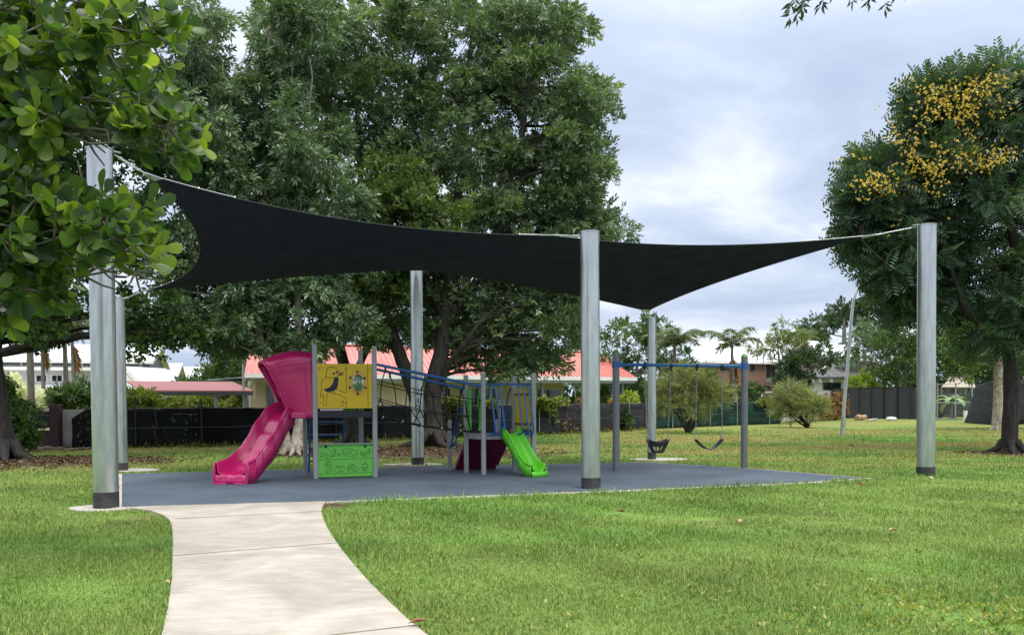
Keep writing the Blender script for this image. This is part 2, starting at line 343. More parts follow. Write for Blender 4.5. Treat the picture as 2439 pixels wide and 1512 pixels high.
# concrete path: left and right edges traced on the ground, carried on under the viewer
pl = smooth2(poly_pts([(358, 1219), (392, 1232), (409, 1255), (411, 1330), (405, 1420), (387, 1512), (350, 1640), (290, 1850)]))
pr = smooth2(poly_pts([(779, 1193), (766, 1215), (774, 1250), (806, 1302), (860, 1370), (928, 1440), (1008, 1512), (1200, 1650), (1500, 1850)]))
pth = [(p[0], p[1]) for p in poly_pts([(300, 1211), (358, 1219)])][:1] + pl + pr[::-1] + poly_pts([(779, 1185)])
PATH = pth
def path_mat():
    m, n, l, b = new_mat('broomed_concrete')
    t = n.new('ShaderNodeNewGeometry'); src = t.outputs['Position']
    def nz(s, d, sc=(1, 1, 1), dist=0):
        k = n.new('ShaderNodeMapping'); k.inputs['Scale'].default_value = sc; l.new(src, k.inputs[0])
        z = n.new('ShaderNodeTexNoise'); z.inputs['Scale'].default_value = s; z.inputs['Detail'].default_value = d; z.inputs['Distortion'].default_value = dist; l.new(k.outputs[0], z.inputs['Vector']); return z.outputs[0]
    def rp(v, a, b_, c0, c1):
        r = n.new('ShaderNodeValToRGB'); r.color_ramp.elements[0].position = a; r.color_ramp.elements[1].position = b_; r.color_ramp.elements[0].color = (*c0, 1); r.color_ramp.elements[1].color = (*c1, 1); l.new(v, r.inputs[0]); return r.outputs[0]
    base = rp(nz(.9, 6, dist=1.2), .38, .62, (.355, .325, .28), (.475, .435, .38))
    def mul(a, q, f=1):
        x = n.new('ShaderNodeMixRGB'); x.blend_type = 'MULTIPLY'; x.inputs[0].default_value = f; l.new(a, x.inputs[1]); l.new(q, x.inputs[2]); return x.outputs[0]
    c = mul(base, rp(nz(4, 7, (1, 2.5, 1)), .3, .7, (.86, .86, .84), (1.06, 1.06, 1.06)))
    c = mul(c, rp(nz(70, 3, (.3, 3, 1)), .35, .65, (.93, .93, .93), (1.04, 1.04, 1.04)))
    c = mul(c, rp(nz(9, 2), .70, .76, (1, 1, 1), (.72, .70, .66)), .7)
    l.new(c, b.inputs['Base Color']); b.inputs['Roughness'].default_value = .8; b.inputs['Specular IOR Level'].default_value = .25
    bp = n.new('ShaderNodeBump'); bp.inputs['Strength'].default_value = .35; bp.inputs['Distance'].default_value = .006; l.new(nz(70, 4, (.3, 3, 1)), bp.inputs['Height']); l.new(bp.outputs[0], b.inputs['Normal'])
    return m
PM = path_mat()
pob = setp(MB().prism(pth, -.1, .027).build('path', PM), kind='structure')
jm = pmat('expansion_joint', (.20, .175, .14), .95)  # dull brown of the expansion joints between path slabs
mb = MB()
for (a, b) in (((416, 1234.5), (768, 1216.5)), ((411, 1322), (812, 1290.5)), ((392, 1556), (1004, 1485.5))):
    p = G(*a, .03); q = G(*b, .03); mb.beam((p.x, p.y, .0285), (q.x, q.y, .0285), .012, .006)
setp(mb.build('path_joints', jm), kind='structure')

# ------------------------------------------------------------------ shade posts
POSTS = [  # foot px, top px, radius, label
    ((253, 1213), (237, 357), .178, 'thick galvanised shade post nearest the viewer, its top wrapped in big green leaves'),
    ((1407, 1168), (1404, 554), .165, 'galvanised shade post at front centre, standing between green slide and swing'),
    ((2204, 1133), (2207, 537), .178, 'tall galvanised shade post standing in lawn beyond the pointed right tip of rubber surface'),
    ((291, 1122), (283, 711), .125, 'slim galvanised shade post mostly hidden behind the thickest left post'),
    ((995, 1108), (990.5, 634), .150, 'galvanised shade post covered in black graffiti behind the net bridge'),
    ((1552, 1095), (1552, 757), .110, 'thin galvanised shade post at the back behind the swing beam')]
def conc_blob(c, rx, ry, z0, z1, seed):
    rr = random.Random(seed); pts = []
    for i in range(28):
        a = 2 * math.pi * i / 28; k = 1 + .05 * math.sin(3 * a + seed) + rr.uniform(-.02, .02); pts.append((c.x + rx * k * math.cos(a), c.y + ry * k * math.sin(a)))
    return pts
FOOT = []
TOPS = []
fm = pmat('footing_concrete', (.36, .33, .28), .9, 0, scale=6, col2=(.52, .48, .42), bump=.4, bscale=25)
for i, (f, t, r, lab) in enumerate(POSTS):
    b = G(*f); b.y += r * .9; b.x += r * .9 * b.x / b.y
    top = P(t[0], t[1], b.y); TOPS.append(top)
    o = E('shade_post', (b.x, b.y, 0), lab, 'post', 'steel posts holding the shade sail')
    ax = (top - b)
    def at(z): return b + ax * (z / ax.z)
    MB().tube([at(.02), at(.4), at(top.z * .5), at(top.z - .0)], r, 40).build('post_shaft', M['galv'], o)
    sl = MB(); sl.tube([at(-.05), at((.25, .22, .18, .19, .19, .2)[i])], r + .004, 40, smooth=True).build('base_sleeve', M['sleeve'], o)
    # cap plate with a lug towards the sail
    cen = Vector((-.8, 19)); dd = (cen - Vector((b.x, b.y))).normalized()
    mbc = MB(); pts = [(top.x + (r + .012) * math.cos(a), top.y + (r + .012) * math.sin(a)) for a in [2 * math.pi * k / 36 for k in range(36)]]
    mbc.prism(pts, top.z - .002, top.z + .016)
    lug = Vector((top.x, top.y)) + dd * (r - .02); pd = Vector((-dd.y, dd.x)) * .07
    mbc.hexa([(lug.x - pd.x, lug.y - pd.y, top.z - .004), (lug.x + dd.x * .14 - pd.x * .4, lug.y + dd.y * .14 - pd.y * .4, top.z - .004), (lug.x + dd.x * .14 + pd.x * .4, lug.y + dd.y * .14 + pd.y * .4, top.z - .004), (lug.x + pd.x, lug.y + pd.y, top.z - .004),
              (lug.x - pd.x, lug.y - pd.y, top.z + .011), (lug.x + dd.x * .14 - pd.x * .4, lug.y + dd.y * .14 - pd.y * .4, top.z + .011), (lug.x + dd.x * .14 + pd.x * .4, lug.y + dd.y * .14 + pd.y * .4, top.z + .011), (lug.x + pd.x, lug.y + pd.y, top.z + .011)])
    mbc.build('cap_plate', M['galv'], o)
    if i != 2:
        c2 = b.copy(); k = dict([(0, (-.0, .0, .55, .42)), (1, (0, -.02, .42, .3)), (3, (.1, .1, .7, .5)), (4, (-.1, .05, .75, .45)), (5, (.2, 0, .75, .5))])[i]
        c2.x += k[0]; c2.y += k[1]; pp = conc_blob(c2, k[2], k[3], 0, 0, i)
        MB().prism(pp, -.08, .016 + .0007 * i).build('concrete_footing', fm, o); FOOT.append(pp)
    if i == 4:   # graffiti: strokes lying on the steel
        S = [([(240, 370), (250, 420), (290, 440), (335, 410), (350, 370)], 6), ([(230, 520), (245, 470), (260, 450)], 5), ([(265, 475), (300, 468), (350, 478), (355, 500)], 9),
             ([(300, 520), (290, 550), (350, 590)], 8), ([(318, 515), (300, 560), (310, 575)], 6), ([(245, 400), (260, 540), (275, 620), (240, 640)], 4), ([(225, 695), (233, 680)], 8), ([(245, 715), (246, 760)], 8),
             ([(262, 642), (290, 615), (340, 640)], 7), ([(265, 755), (300, 772), (345, 765), (365, 738)], 6), ([(280, 660), (290, 760), (300, 810)], 5), ([(335, 680), (330, 770), (340, 830), (352, 850)], 4),
             ([(285, 893), (320, 884), (355, 888)], 11), ([(300, 930), (310, 960), (340, 1000), (350, 1100)], 4), ([(270, 570), (265, 620), (300, 625), (350, 640)], 4)]
        gm = MB()
        for pts, wd in S:
            pts = cat_curve([(x, y, 0) for x, y in pts], 5)
            wz = wd / 4.088 * .7537 / FPX * b.y * .5 * 1.15
            strip = []
            for q in pts:
                x = (q.x - 291) / 84; z = P(995, (1130 + q.y / 4.088) * .7537, b.y - r).z
                th = math.asin(max(-.98, min(.98, x))); strip.append((th, z))
            vs = []
            for j, (th, z) in enumerate(strip):
                t0 = strip[max(j - 1, 0)]; t1 = strip[min(j + 1, len(strip) - 1)]
                dx = (t1[0] - t0[0]) * r; dz = t1[1] - t0[1]; L = math.hypot(dx, dz) or 1
                nx, nz_ = -dz / L * wz, dx / L * wz
                for sg in (-1, 1):
                    a = th + sg * nx / r; zz = z + sg * nz_; cc = at(zz); R_ = r + .0025
                    # x of strip is measured across the view direction
                    vd = Vector((-b.x, -b.y, 0)).normalized(); rt = Vector((-vd.y, vd.x, 0)).normalized()
                    if rt.x < 0: rt = -rt
                    q = cc + vd * math.cos(a) * R_ + rt * math.sin(a) * R_; vs.append((q.x, q.y, q.z))
            gm.add(vs, [(2 * j, 2 * j + 1, 2 * j + 3, 2 * j + 2) for j in range(len(strip) - 1)])
        gm.build('graffiti', M['black'], o)

# ------------------------------------------------------------------ shade sail
def corner(i, px, py, Y): return P(px, py, Y)
cL = P(352, 417, 14.5); cM = P(1316, 561, 16.9); cR = P(2078, 561, 19.1)
cBL = P(343, 693, 20.7); cBC = P(990, 641, 22.15); cBR = P(1541, 741, 23.3)
def scal(a, b, sag, inward, n, zs=0.0):
    out = []
    for i in range(n + 1):
        t = i / n; p = a.lerp(b, t); k = 4 * t * (1 - t); q = p + inward * sag * k; q.z += zs * k; out.append(q)
    return out
mid = Vector((-.8, 19, 4.2))
def inw(a, b):
    d = (b - a).normalized(); n_ = Vector((-d.y, d.x, 0)); m_ = (a + b) / 2
    if n_.dot(mid - m_) < 0: n_ = -n_
    return n_.normalized()
NS = 36; NV = 40
front = scal(cL, cM, .62, inw(cL, cM), NS, -.12)[:-1] + scal(cM, cR, .55, inw(cM, cR), NS, -.10)
back = scal(cBL, cBC, .5, inw(cBL, cBC), NS, -.02)[:-1] + scal(cBC, cBR, .5, inw(cBC, cBR), NS, .0)
left = scal(cL, cBL, .95, inw(cL, cBL), NV, -.16); right = scal(cR, cBR, .8, inw(cR, cBR), NV, -.10)
NU = 2 * NS
g = np.zeros((NU + 1, NV + 1, 3))
F = np.array([tuple(p) for p in front]); B = np.array([tuple(p) for p in back]); Lf = np.array([tuple(p) for p in left]); Rt = np.array([tuple(p) for p in right])
for i in range(NU + 1):
    for j in range(NV + 1):
        u, v = i / NU, j / NV
        g[i, j] = (1 - v) * F[i] + v * B[i] + (1 - u) * Lf[j] + u * Rt[j] - ((1 - u) * (1 - v) * F[0] + u * (1 - v) * F[-1] + (1 - u) * v * B[0] + u * v * B[-1])
for it in range(500):
    g[1:-1, 1:-1] = .25 * (g[2:, 1:-1] + g[:-2, 1:-1] + g[1:-1, 2:] + g[1:-1, :-2])
for i in range(1, NU):
    for j in range(1, NV):
        e = min(i, NU - i, j, NV - j) / 6
        g[i, j, 2] += .010 * min(1, e) * math.sin(i * .9 + j * .35)
sail = E('shade_sail', tuple(mid), 'big dark navy shade sail stretched over the playground between six posts', 'shade sail')
mb = MB(); mb.add([tuple(x) for x in g.reshape(-1, 3)], [(i * (NV + 1) + j, (i + 1) * (NV + 1) + j, (i + 1) * (NV + 1) + j + 1, i * (NV + 1) + j + 1) for i in range(NU) for j in range(NV)], True)
mb.build('cloth', M['sail'], sail, solid=.006)
mb = MB()
for ln in (front, back, left, right): mb.tube(ln, .008, 6)
mb.build('edge_hem', M['hem'], sail)
sm_ = MB()  # panel seams under the cloth
for i in (14, 30, 46, 60): sm_.tube([Vector(g[i, j]) + Vector((0, 0, -.005)) for j in range(NV + 1)], .006, 4)
sm_.build('seam', M['hem'], sail)
attach = [(cL, TOPS[0]), (cM, TOPS[1]), (cR, TOPS[2]), (cBL, TOPS[3]), (cBC, TOPS[4]), (cBR, TOPS[5])]
nb = [(front[6], left[6]), (front[NS - 6], front[NS + 6]), (front[-7], right[6]), (back[6], left[-7]), (back[NS - 6], back[NS + 6]), (back[-7], right[-7])]
for i, (c, t) in enumerate(attach):
    # corner plate in the sail's plane
    a, b2 = nb[i]; pa = c + (a - c).normalized() * .22; pb = c + (b2 - c).normalized() * .22
    out = (c - (pa + pb) / 2).normalized(); tip = c + out * .06; dn = Vector((0, 0, .006))
    MB().hexa([pa - dn, pb - dn, tip + (pb - pa).normalized() * .03 - dn, tip - (pb - pa).normalized() * .03 - dn, pa + dn * 2, pb + dn * 2, tip + (pb - pa).normalized() * .03 + dn * 2, tip - (pb - pa).normalized() * .03 + dn * 2]).build('corner_plate', M['galv'], sail)
    rr_ = POSTS[i][2]; dirn = Vector((c.x - t.x, c.y - t.y, 0)); 
    if dirn.length > .01: dirn.normalize()
    e0 = Vector((t.x, t.y, t.z - .03)) + dirn * (rr_ + .05)
    L = (e0 - tip)
    tb = MB(); tb.tube([tip, tip + L * .2], .012, 6).tube([tip + L * .8, e0], .012, 6)
    sdv = L.cross(Vector((0, 0, 1))).normalized() * .022 if L.length > .05 else Vector((.02, 0, 0))
    for sg in (-1, 1): tb.tube([tip + L * .18 + sdv * sg, tip + L * .82 + sdv * sg], .008, 6)
    tb.beam(tip + L * .16, tip + L * .22, .06, .03).beam(tip + L * .78, tip + L * .84, .06, .03)
    tb.build('turnbuckle', M['steel'], sail)
# cable ends with shackles along the two long front corners
for (c, lines) in ((cL, (front, left)), (cR, (front[::-1], right)), (cM, (front[NS::-1], front[NS:])), (cBL, (back, left[::-1]))):
    cb = MB()
    for ln in lines:
        sg = ln[:8]; sg = sg[:4] if c is cM else sg; cb.tube([p + Vector((0, -.0, .012)) for p in sg], .006, 6)
        for k in ((3,) if c is cM else (4, 7)): cb.sphere(ln[k] + Vector((0, 0, .01)), .02, 8, 5)
    cb.build('edge_cable', M['steel'], sail)

# ------------------------------------------------------------------ play structure
A = Vector((-3.89, 18.62, 0)); Bp = Vector((-2.76, 18.95, 0)); Dp = Vector((-3.2, 19.98, 0)); Cp = Vector((-4.31, 19.62, 0))
P1 = Vector((-1.38, 20.78, 0)); P1b = Vector((-.33, 20.98, 0)); P2 = Vector((-.97, 19.9, 0)); P3 = Vector((-.59, 19.40, 0)); P4 = Vector((.05, 20.15, 0)); P5 = Vector((.45, 19.64, 0))
play = E('play_structure', tuple((A + P5) / 2), 'playground unit with magenta hooded slide, net bridge and small lime slide', 'playground equipment')
z0 = .03
def post(p, h, s=.045, name='post', m='post'):
    u = Vector((.96, .28, 0)) if p.x < -2 else Vector((.97, .235, 0)); v = Vector((-u.y, u.x, 0))
    return MB().obox((p.x, p.y, 0), u, v, -s, s, -s, s, z0 - .05, h).build(name, M[m], play, bevel=.008)
for p, h in ((A, 2.68), (Bp, 2.66), (Dp, 2.64), (Cp, 2.64), (P2, 2.09), (P3, 2.13), (P4, 2.08), (P5, 2.12), (P1, 1.13), (P1b, 1.13)): post(p, h)
def bil(a, b, d, c, s, t): return a.lerp(b, s).lerp(c.lerp(d, s), t)
# decks
def deck(q, z, th, name, side):
    cs = [q[0], q[1], q[2], q[3]]; cen = sum(cs, Vector()) / 4
    cs = [p + (cen - p) * .02 for p in cs]
    o = MB().prism([(p.x, p.y) for p in cs], z - .03, z).build(name, M['black'], play)
    mb = MB()
    for i in range(4):
        a, b = cs[i], cs[(i + 1) % 4]; d = (b - a).normalized() * .05
        mb.beam((a.x + d.x, a.y + d.y, z - th / 2), (b.x - d.x, b.y - d.y, z - th / 2), .035, th)
    mb.build('deck_beam', M[side], play); return o
deck((A, Bp, Dp, Cp), 1.345, .115, 'deck', 'navy')
deck((P3, P5, P4, P2), .875, .12, 'deck', 'post')

# --- panels with engraved drawings
def frame_panel(a, b, off=.0):
    u = (b - a); W = u.length; u.normalize(); n_ = Vector((u.y, -u.x, 0))
    if n_.y > 0: n_ = -n_
    return u, n_, W
def ribbons(lines, wd, conv, lift, mbq):
    for pts, *o in lines:
        w_ = wd * (o[0] if o else 1)
        for i in range(len(pts) - 1):
            a = Vector((*pts[i], 0)); b = Vector((*pts[i + 1], 0)); d = b - a
            if d.length < 1e-6: continue
            d.normalize(); nn_ = Vector((-d.y, d.x, 0)) * w_ / 2; a2 = a - d * w_ * .35; b2 = b + d * w_ * .35
            mbq.add([conv(q.x, q.y, lift) for q in (a2 - nn_, b2 - nn_, b2 + nn_, a2 + nn_)], [(0, 1, 2, 3)])
def sm2(pts, n=4): return [(p.x, p.y) for p in cat_curve([(a, b, 0) for a, b in pts], n)]
def circ(x, y, r, n=16): return [(x + r * math.cos(2 * math.pi * i / n), y + r * math.sin(2 * math.pi * i / n)) for i in range(n + 1)]
def disc(mbq, x, y, r, conv, lift, n=16):
    mbq.add([conv(*q, lift) for q in circ(x, y, r, n)[:-1]], [tuple(range(n))])
# yellow panel, x 165..1555, y 205..1345 in the tracing
u, n_, W = frame_panel(A, Bp)
pa = A + u * .05; Wp = W - .1; ZT, ZB = 2.30, 1.415
front_off = n_ * .012
def cy(x, y, lift=0):
    s = (x - 165) / 1390; q = pa + u * (s * Wp) + n_ * (.020 + lift); return (q.x, q.y, ZT - (y - 205) / 1140 * (ZT - ZB))
def rrect(x0, y0, x1, y1, r, n=4):
    out = []
    for cx_, cy_, a0 in ((x1 - r, y0 + r, -90), (x1 - r, y1 - r, 0), (x0 + r, y1 - r, 90), (x0 + r, y0 + r, 180)):
        for k in range(n + 1): a = R(a0 + 90 * k / n); out.append((cx_ + r * math.cos(a), cy_ + r * math.sin(a)))
    return out
def panel_hole(outer_fn, hole, conv, th, mbq, N_=64):
    hx, hy, hrx, hry = hole
    def outer(ang):
        dx, dy = math.cos(ang), math.sin(ang); x0, y0, x1, y1 = outer_fn
        tx = ((x1 - hx) / dx) if dx > 1e-9 else ((x0 - hx) / dx if dx < -1e-9 else 1e9)
        ty = ((y1 - hy) / dy) if dy > 1e-9 else ((y0 - hy) / dy if dy < -1e-9 else 1e9)
        t = min(tx, ty); return (hx + dx * t, hy + dy * t)
    angs = sorted([2 * math.pi * k / N_ for k in range(N_)] + [math.atan2(yy - hy, xx - hx) % (2 * math.pi) for xx in (outer_fn[0], outer_fn[2]) for yy in (outer_fn[1], outer_fn[3])])
    n2 = len(angs); vs = []
    for a in angs:
        o_ = outer(a); i_ = (hx + hrx * math.cos(a), hy + hry * math.sin(a))
        for lf in (0, -th): vs.append(conv(*o_, lf)); vs.append(conv(*i_, lf))
    fs = []
    for k in range(n2):
        a = 4 * k; b = 4 * ((k + 1) % n2)
        fs += [(a, b, b + 1, a + 1), (a + 2, a + 3, b + 3, b + 2), (a, a + 2, b + 2, b), (a + 1, b + 1, b + 3, a + 3)]
    mbq.add(vs, fs)
mb = MB(); panel_hole((165, 205, 1555, 1345), (1190, 700, 150, 238), cy, .018, mb)
yp = mb.build('yellow_panel', M['yellow'], play)
lines = [([(390, 540), (385, 480), (400, 400), (415, 330), (440, 300), (470, 305), (490, 280), (520, 300), (555, 305), (570, 280), (600, 310), (650, 305), (670, 340), (685, 385), (695, 405)],),
         (sm2([(695, 405), (760, 415), (825, 445), (795, 490), (740, 495), (690, 485)]),), ([(690, 455), (825, 445)],), (sm2([(700, 500), (690, 520), (640, 545), (560, 562), (470, 565), (390, 550)]),),
         (sm2([(385, 550), (320, 590), (275, 660), (260, 740), (268, 830), (255, 900), (245, 980), (238, 1040), (262, 1055), (285, 1000), (305, 985), (325, 1030), (318, 1100), (302, 1180), (305, 1240), (340, 1262), (375, 1235), (388, 1150), (395, 1060), (405, 990), (440, 940)]),),
         (sm2([(640, 855), (720, 880), (800, 920), (860, 948), (890, 930), (895, 860)]) + [(893, 205)],), (sm2([(475, 930), (490, 960), (540, 965), (580, 950), (590, 900)]),),
         (sm2([(540, 960), (640, 975), (760, 1020), (850, 1075), (895, 1140), (900, 1200)]) + [(903, 1345)],), ([(1445, 215), (1447, 1340)],),
         ([(745, 1190), (775, 1215)],), ([(855, 1190), (830, 1215)],), ([(800, 1210), (805, 1250)],), ([(735, 1290), (785, 1275)],), ([(810, 1270), (850, 1310)],)]
mb = MB(); ribbons(lines, 13, cy, .0015, mb)
for x, y, r in ((795, 1170, 22), (220, 325, 16), (862, 335, 16), (1490, 358, 16), (235, 1210, 16), (875, 1215, 14), (1495, 1222, 16)): disc(mb, x, y, r, cy, .002)
mb.build('bird_outline', M['brown'], yp)
mb = MB()
for pl_ in ([(585, 560), (680, 545), (700, 570), (690, 600), (708, 640), (685, 680), (682, 760), (650, 840), (580, 895), (480, 925), (400, 925), (345, 895), (318, 850), (400, 835), (480, 795), (545, 720), (570, 640)],
            [(530, 470), (590, 415), (640, 400), (690, 390), (700, 410), (665, 450), (620, 460), (570, 485)], [(690, 462), (795, 458), (780, 488), (740, 493), (690, 483)]):
    bmx = [Vector((x, y, 0)) for x, y in pl_]
    from mathutils.geometry import tessellate_polygon
    tr = tessellate_polygon([bmx]); mb.add([cy(p.x, p.y, .0022) for p in bmx], [tuple(t) for t in tr])
mb.build('bird_plumage', M['navy'], yp)
mb = MB(); disc(mb, 622, 432, 15, cy, .003); mb.build('bird_eye', M['white'], yp)
# bubble window: ring, bolts and domed lens
mb = MB()
ring = [[(1190 + rx * math.cos(a), 700 + ry * math.sin(a)) for a in [2 * math.pi * k / 40 for k in range(40)]] for rx, ry in ((150, 238), (225, 320))]
mb.add([cy(*q, .008) for q in ring[0]] + [cy(*q, .006) for q in ring[1]], [(k, (k + 1) % 40, 40 + (k + 1) % 40, 40 + k) for k in range(40)], True)
mb.build('window_flange', pmat('clear_amber_flange', (.55, .30, .02), .2, 0, var=.02, spec=.7), yp)
mb = MB()
for x, y in ((1175, 410), (1000, 560), (1360, 570), (985, 810), (1380, 815), (1185, 975)):
    c = Vector(cy(x, y, .012)); MB().sphere(c, .024, 10, 6).build('window_bolt', M['black'], yp)
mb = MB(); rings = []
for k in range(6):
    f_ = k / 5; rr2 = math.cos(f_ * math.pi / 2 * .98); rings += [cy(1190 + 150 * rr2 * math.cos(a), 700 + 238 * rr2 * math.sin(a), .006 + .07 * math.sin(f_ * math.pi / 2)) for a in [2 * math.pi * j / 32 for j in range(32)]]
mb.add(rings, [(k * 32 + j, k * 32 + (j + 1) % 32, (k + 1) * 32 + (j + 1) % 32, (k + 1) * 32 + j) for k in range(5) for j in range(32)], True)
mb.build('bubble_lens', M['lens'], yp)
# green panel, x 250..2000, y 235..1318
ZT2, ZB2 = .70, .055
def cg(x, y, lift=0):
    s = (x - 250) / 1750; q = pa + u * (s * Wp) + n_ * (.020 + lift); return (q.x, q.y, ZT2 - (y - 235) / 1083 * (ZT2 - ZB2))
mb = MB(); rr3 = rrect(250, 235, 2000, 1318, 30)
k = len(rr3); mb.add([cg(*q, 0) for q in rr3] + [cg(*q, -.018) for q in rr3], [tuple(range(k)), tuple(range(2 * k - 1, k - 1, -1))] + [(i, k + i, k + (i + 1) % k, (i + 1) % k) for i in range(k)])
gp = mb.build('green_panel', M['green'], play)
L2 = [sm2([(340, 560), (350, 520), (400, 505), (450, 520), (480, 550), (540, 565), (555, 610), (545, 650), (550, 690), (520, 700), (490, 660), (445, 630), (440, 590), (470, 560)]),
      sm2([(340, 560), (330, 600), (320, 640), (345, 670), (380, 660), (385, 620), (440, 600)]),
      sm2([(610, 695), (605, 640), (640, 560), (700, 470), (770, 435), (800, 460), (785, 520), (740, 580), (660, 650), (610, 695)]), [(790, 440), (795, 400), (775, 365)], [(795, 445), (840, 430)],
      sm2([(690, 640), (760, 580), (830, 530), (890, 550), (900, 590), (860, 620), (780, 635), (690, 640)]), [(900, 585), (950, 570), (1000, 620)], [(945, 580), (940, 510)],
      sm2([(1040, 500), (1035, 440), (1080, 395), (1180, 375), (1330, 405), (1480, 460), (1510, 500), (1495, 540), (1450, 555)]), [(1040, 500), (1150, 530), (1300, 580), (1400, 605), (1440, 570)],
      [(1040, 500), (1060, 590), (1180, 630), (1370, 690), (1490, 625), (1500, 550)], [(1215, 420), (1175, 460), (1165, 505)], [(1325, 440), (1280, 475), (1260, 530)],
      sm2([(1600, 510), (1680, 530), (1780, 505), (1850, 460), (1880, 430), (1885, 400), (1900, 405), (1905, 440), (1940, 500), (1920, 570), (1860, 630), (1780, 660), (1690, 640), (1630, 590), (1600, 510)]),
      sm2([(1620, 530), (1700, 580), (1790, 560), (1880, 470)]), sm2([(1640, 600), (1740, 610), (1840, 560), (1900, 480)]),
      [(250, 745), (2000, 718)], [(250, 1215), (2000, 1180)],
      [(510, 800), (630, 800), (630, 830), (510, 830), (510, 800)], [(515, 830), (455, 895), (470, 1130), (545, 1175), (650, 1130), (670, 900), (630, 830)], [(455, 895), (550, 920), (670, 900)], [(550, 920), (545, 1175)], [(515, 835), (550, 920)],
      sm2([(850, 975), (800, 965), (755, 1000), (755, 1080), (800, 1150), (850, 1160), (905, 1150), (945, 1080), (940, 1000), (900, 965), (850, 975)]), [(845, 970), (865, 935)], [(815, 1000), (845, 1012), (880, 1000)],
      sm2([(950, 1000), (990, 985), (1050, 970), (1080, 1020), (1060, 1100), (1020, 1135), (950, 1120)]), [(1000, 1000), (985, 950)],
      [(1190, 985), (1240, 935), (1320, 915), (1400, 950), (1490, 1020), (1550, 1075), (1500, 1110), (1430, 1140), (1170, 1115), (1170, 1060), (1185, 1020), (1190, 985), (1280, 1020), (1350, 1080), (1430, 1135)],
      circ(1265, 1010, 25), circ(1330, 950, 13), circ(1385, 1020, 18), circ(1200, 1078, 7),
      sm2([(1640, 1000), (1640, 960), (1690, 910), (1740, 890), (1790, 905), (1835, 960), (1830, 1000)]), [(1640, 1000), (1655, 1080), (1670, 1115), (1740, 1125), (1800, 1115), (1815, 1080), (1830, 1000)], [(1640, 1015), (1740, 1030), (1830, 1015)],
      [(1690, 1030), (1705, 1110)], [(1730, 1030), (1735, 1115)], [(1780, 1030), (1770, 1110)], [(1715, 905), (1740, 925), (1765, 905)], [(1745, 890), (1785, 840)]]
def let(strokes, y0): return [[(583 + 42 * b_, y0 + 36 * a_) for a_, b_ in s_] for s_ in strokes]
TXT = let([[(0, 0), (0, 1), (.5, .4), (1, 1), (1, 0)]], 935) + let([[(.5, 0), (.5, 1)]], 985) + let([[(0, 1), (0, 0), (1, 0)]], 1025) + let([[(0, 0), (0, 1)], [(1, 1), (0, .5), (1, 0)]], 1075)
mb = MB(); ribbons([(q,) for q in L2], 13, cg, .0015, mb); ribbons([(q,) for q in TXT], 8, cg, .0015, mb)
for x, y in ((325, 320), (1915, 305), (325, 1262), (1135, 1250), (1915, 1235)): disc(mb, x, y, 17, cg, .002)
mb.build('food_outlines', M['dgreen'], gp)
mb = MB()
for x in (490, 1755): c = Vector(cg(x, 300, .008)); MB().sphere(c, (.03, .016, .03), 12, 6).build('clamp_knob', M['black'], gp)
mb = MB(); q0 = pa + n_ * .06; mb.obox((q0.x, q0.y, 0), u, -n_, 0, Wp, 0, .13, .705, .72); mb.build('counter_shelf', M['grey_alu'], play)
mb = MB()
mb.obox((pa.x, pa.y, 0), u, -n_, -.02, .0, -.02, .03, .05, .72).build('panel_bracket', M['dgreen'], play); mb = MB()
mb.obox((pa.x, pa.y, 0), u, -n_, Wp, Wp + .02, -.02, .03, .05, .72); mb.build('panel_bracket', M['dgreen'], play)

# --- step ladder at the back of the big tower (blue)
u2 = (Dp - Cp).normalized(); v2 = Vector((-u2.y, u2.x, 0))
ld = MB(); s0 = Cp + u2 * .12; s1 = Cp + u2 * .82
for s_ in (s0, s1): ld.tube([s_ + v2 * .55 + Vector((0, 0, .03)), s_ + v2 * .03 + Vector((0, 0, 1.3))], .021, 8)
for t in (.2, .42, .64, .86):
    a = s0 + v2 * (.55 - .52 * t) + Vector((0, 0, .03 + 1.27 * t)); b = s1 + v2 * (.55 - .52 * t) + Vector((0, 0, .03 + 1.27 * t)); ld.beam(a, b, .09, .035)
ld.build('step_ladder', M['blue'], play)
# white board lying on the deck edge and back panel (green)
MB().obox((pa.x, pa.y, 0), u, -n_, .05, .50, .02, .06, 1.375, 1.405).build('ledge_strip', M['white'], play)
MB().obox((Dp.x, Dp.y, 0), (Bp - Dp).normalized(), u2, .1, .16, -.02, .02, 1.35, 2.2).build('side_upright', M['green'], play)
gb = MB(); bm_ = Cp.lerp(Dp, .80); gb.sphere((bm_.x, bm_.y, 1.56), (.17, .05, .33), 16, 8); gb.build('back_panel', M['green'], play)

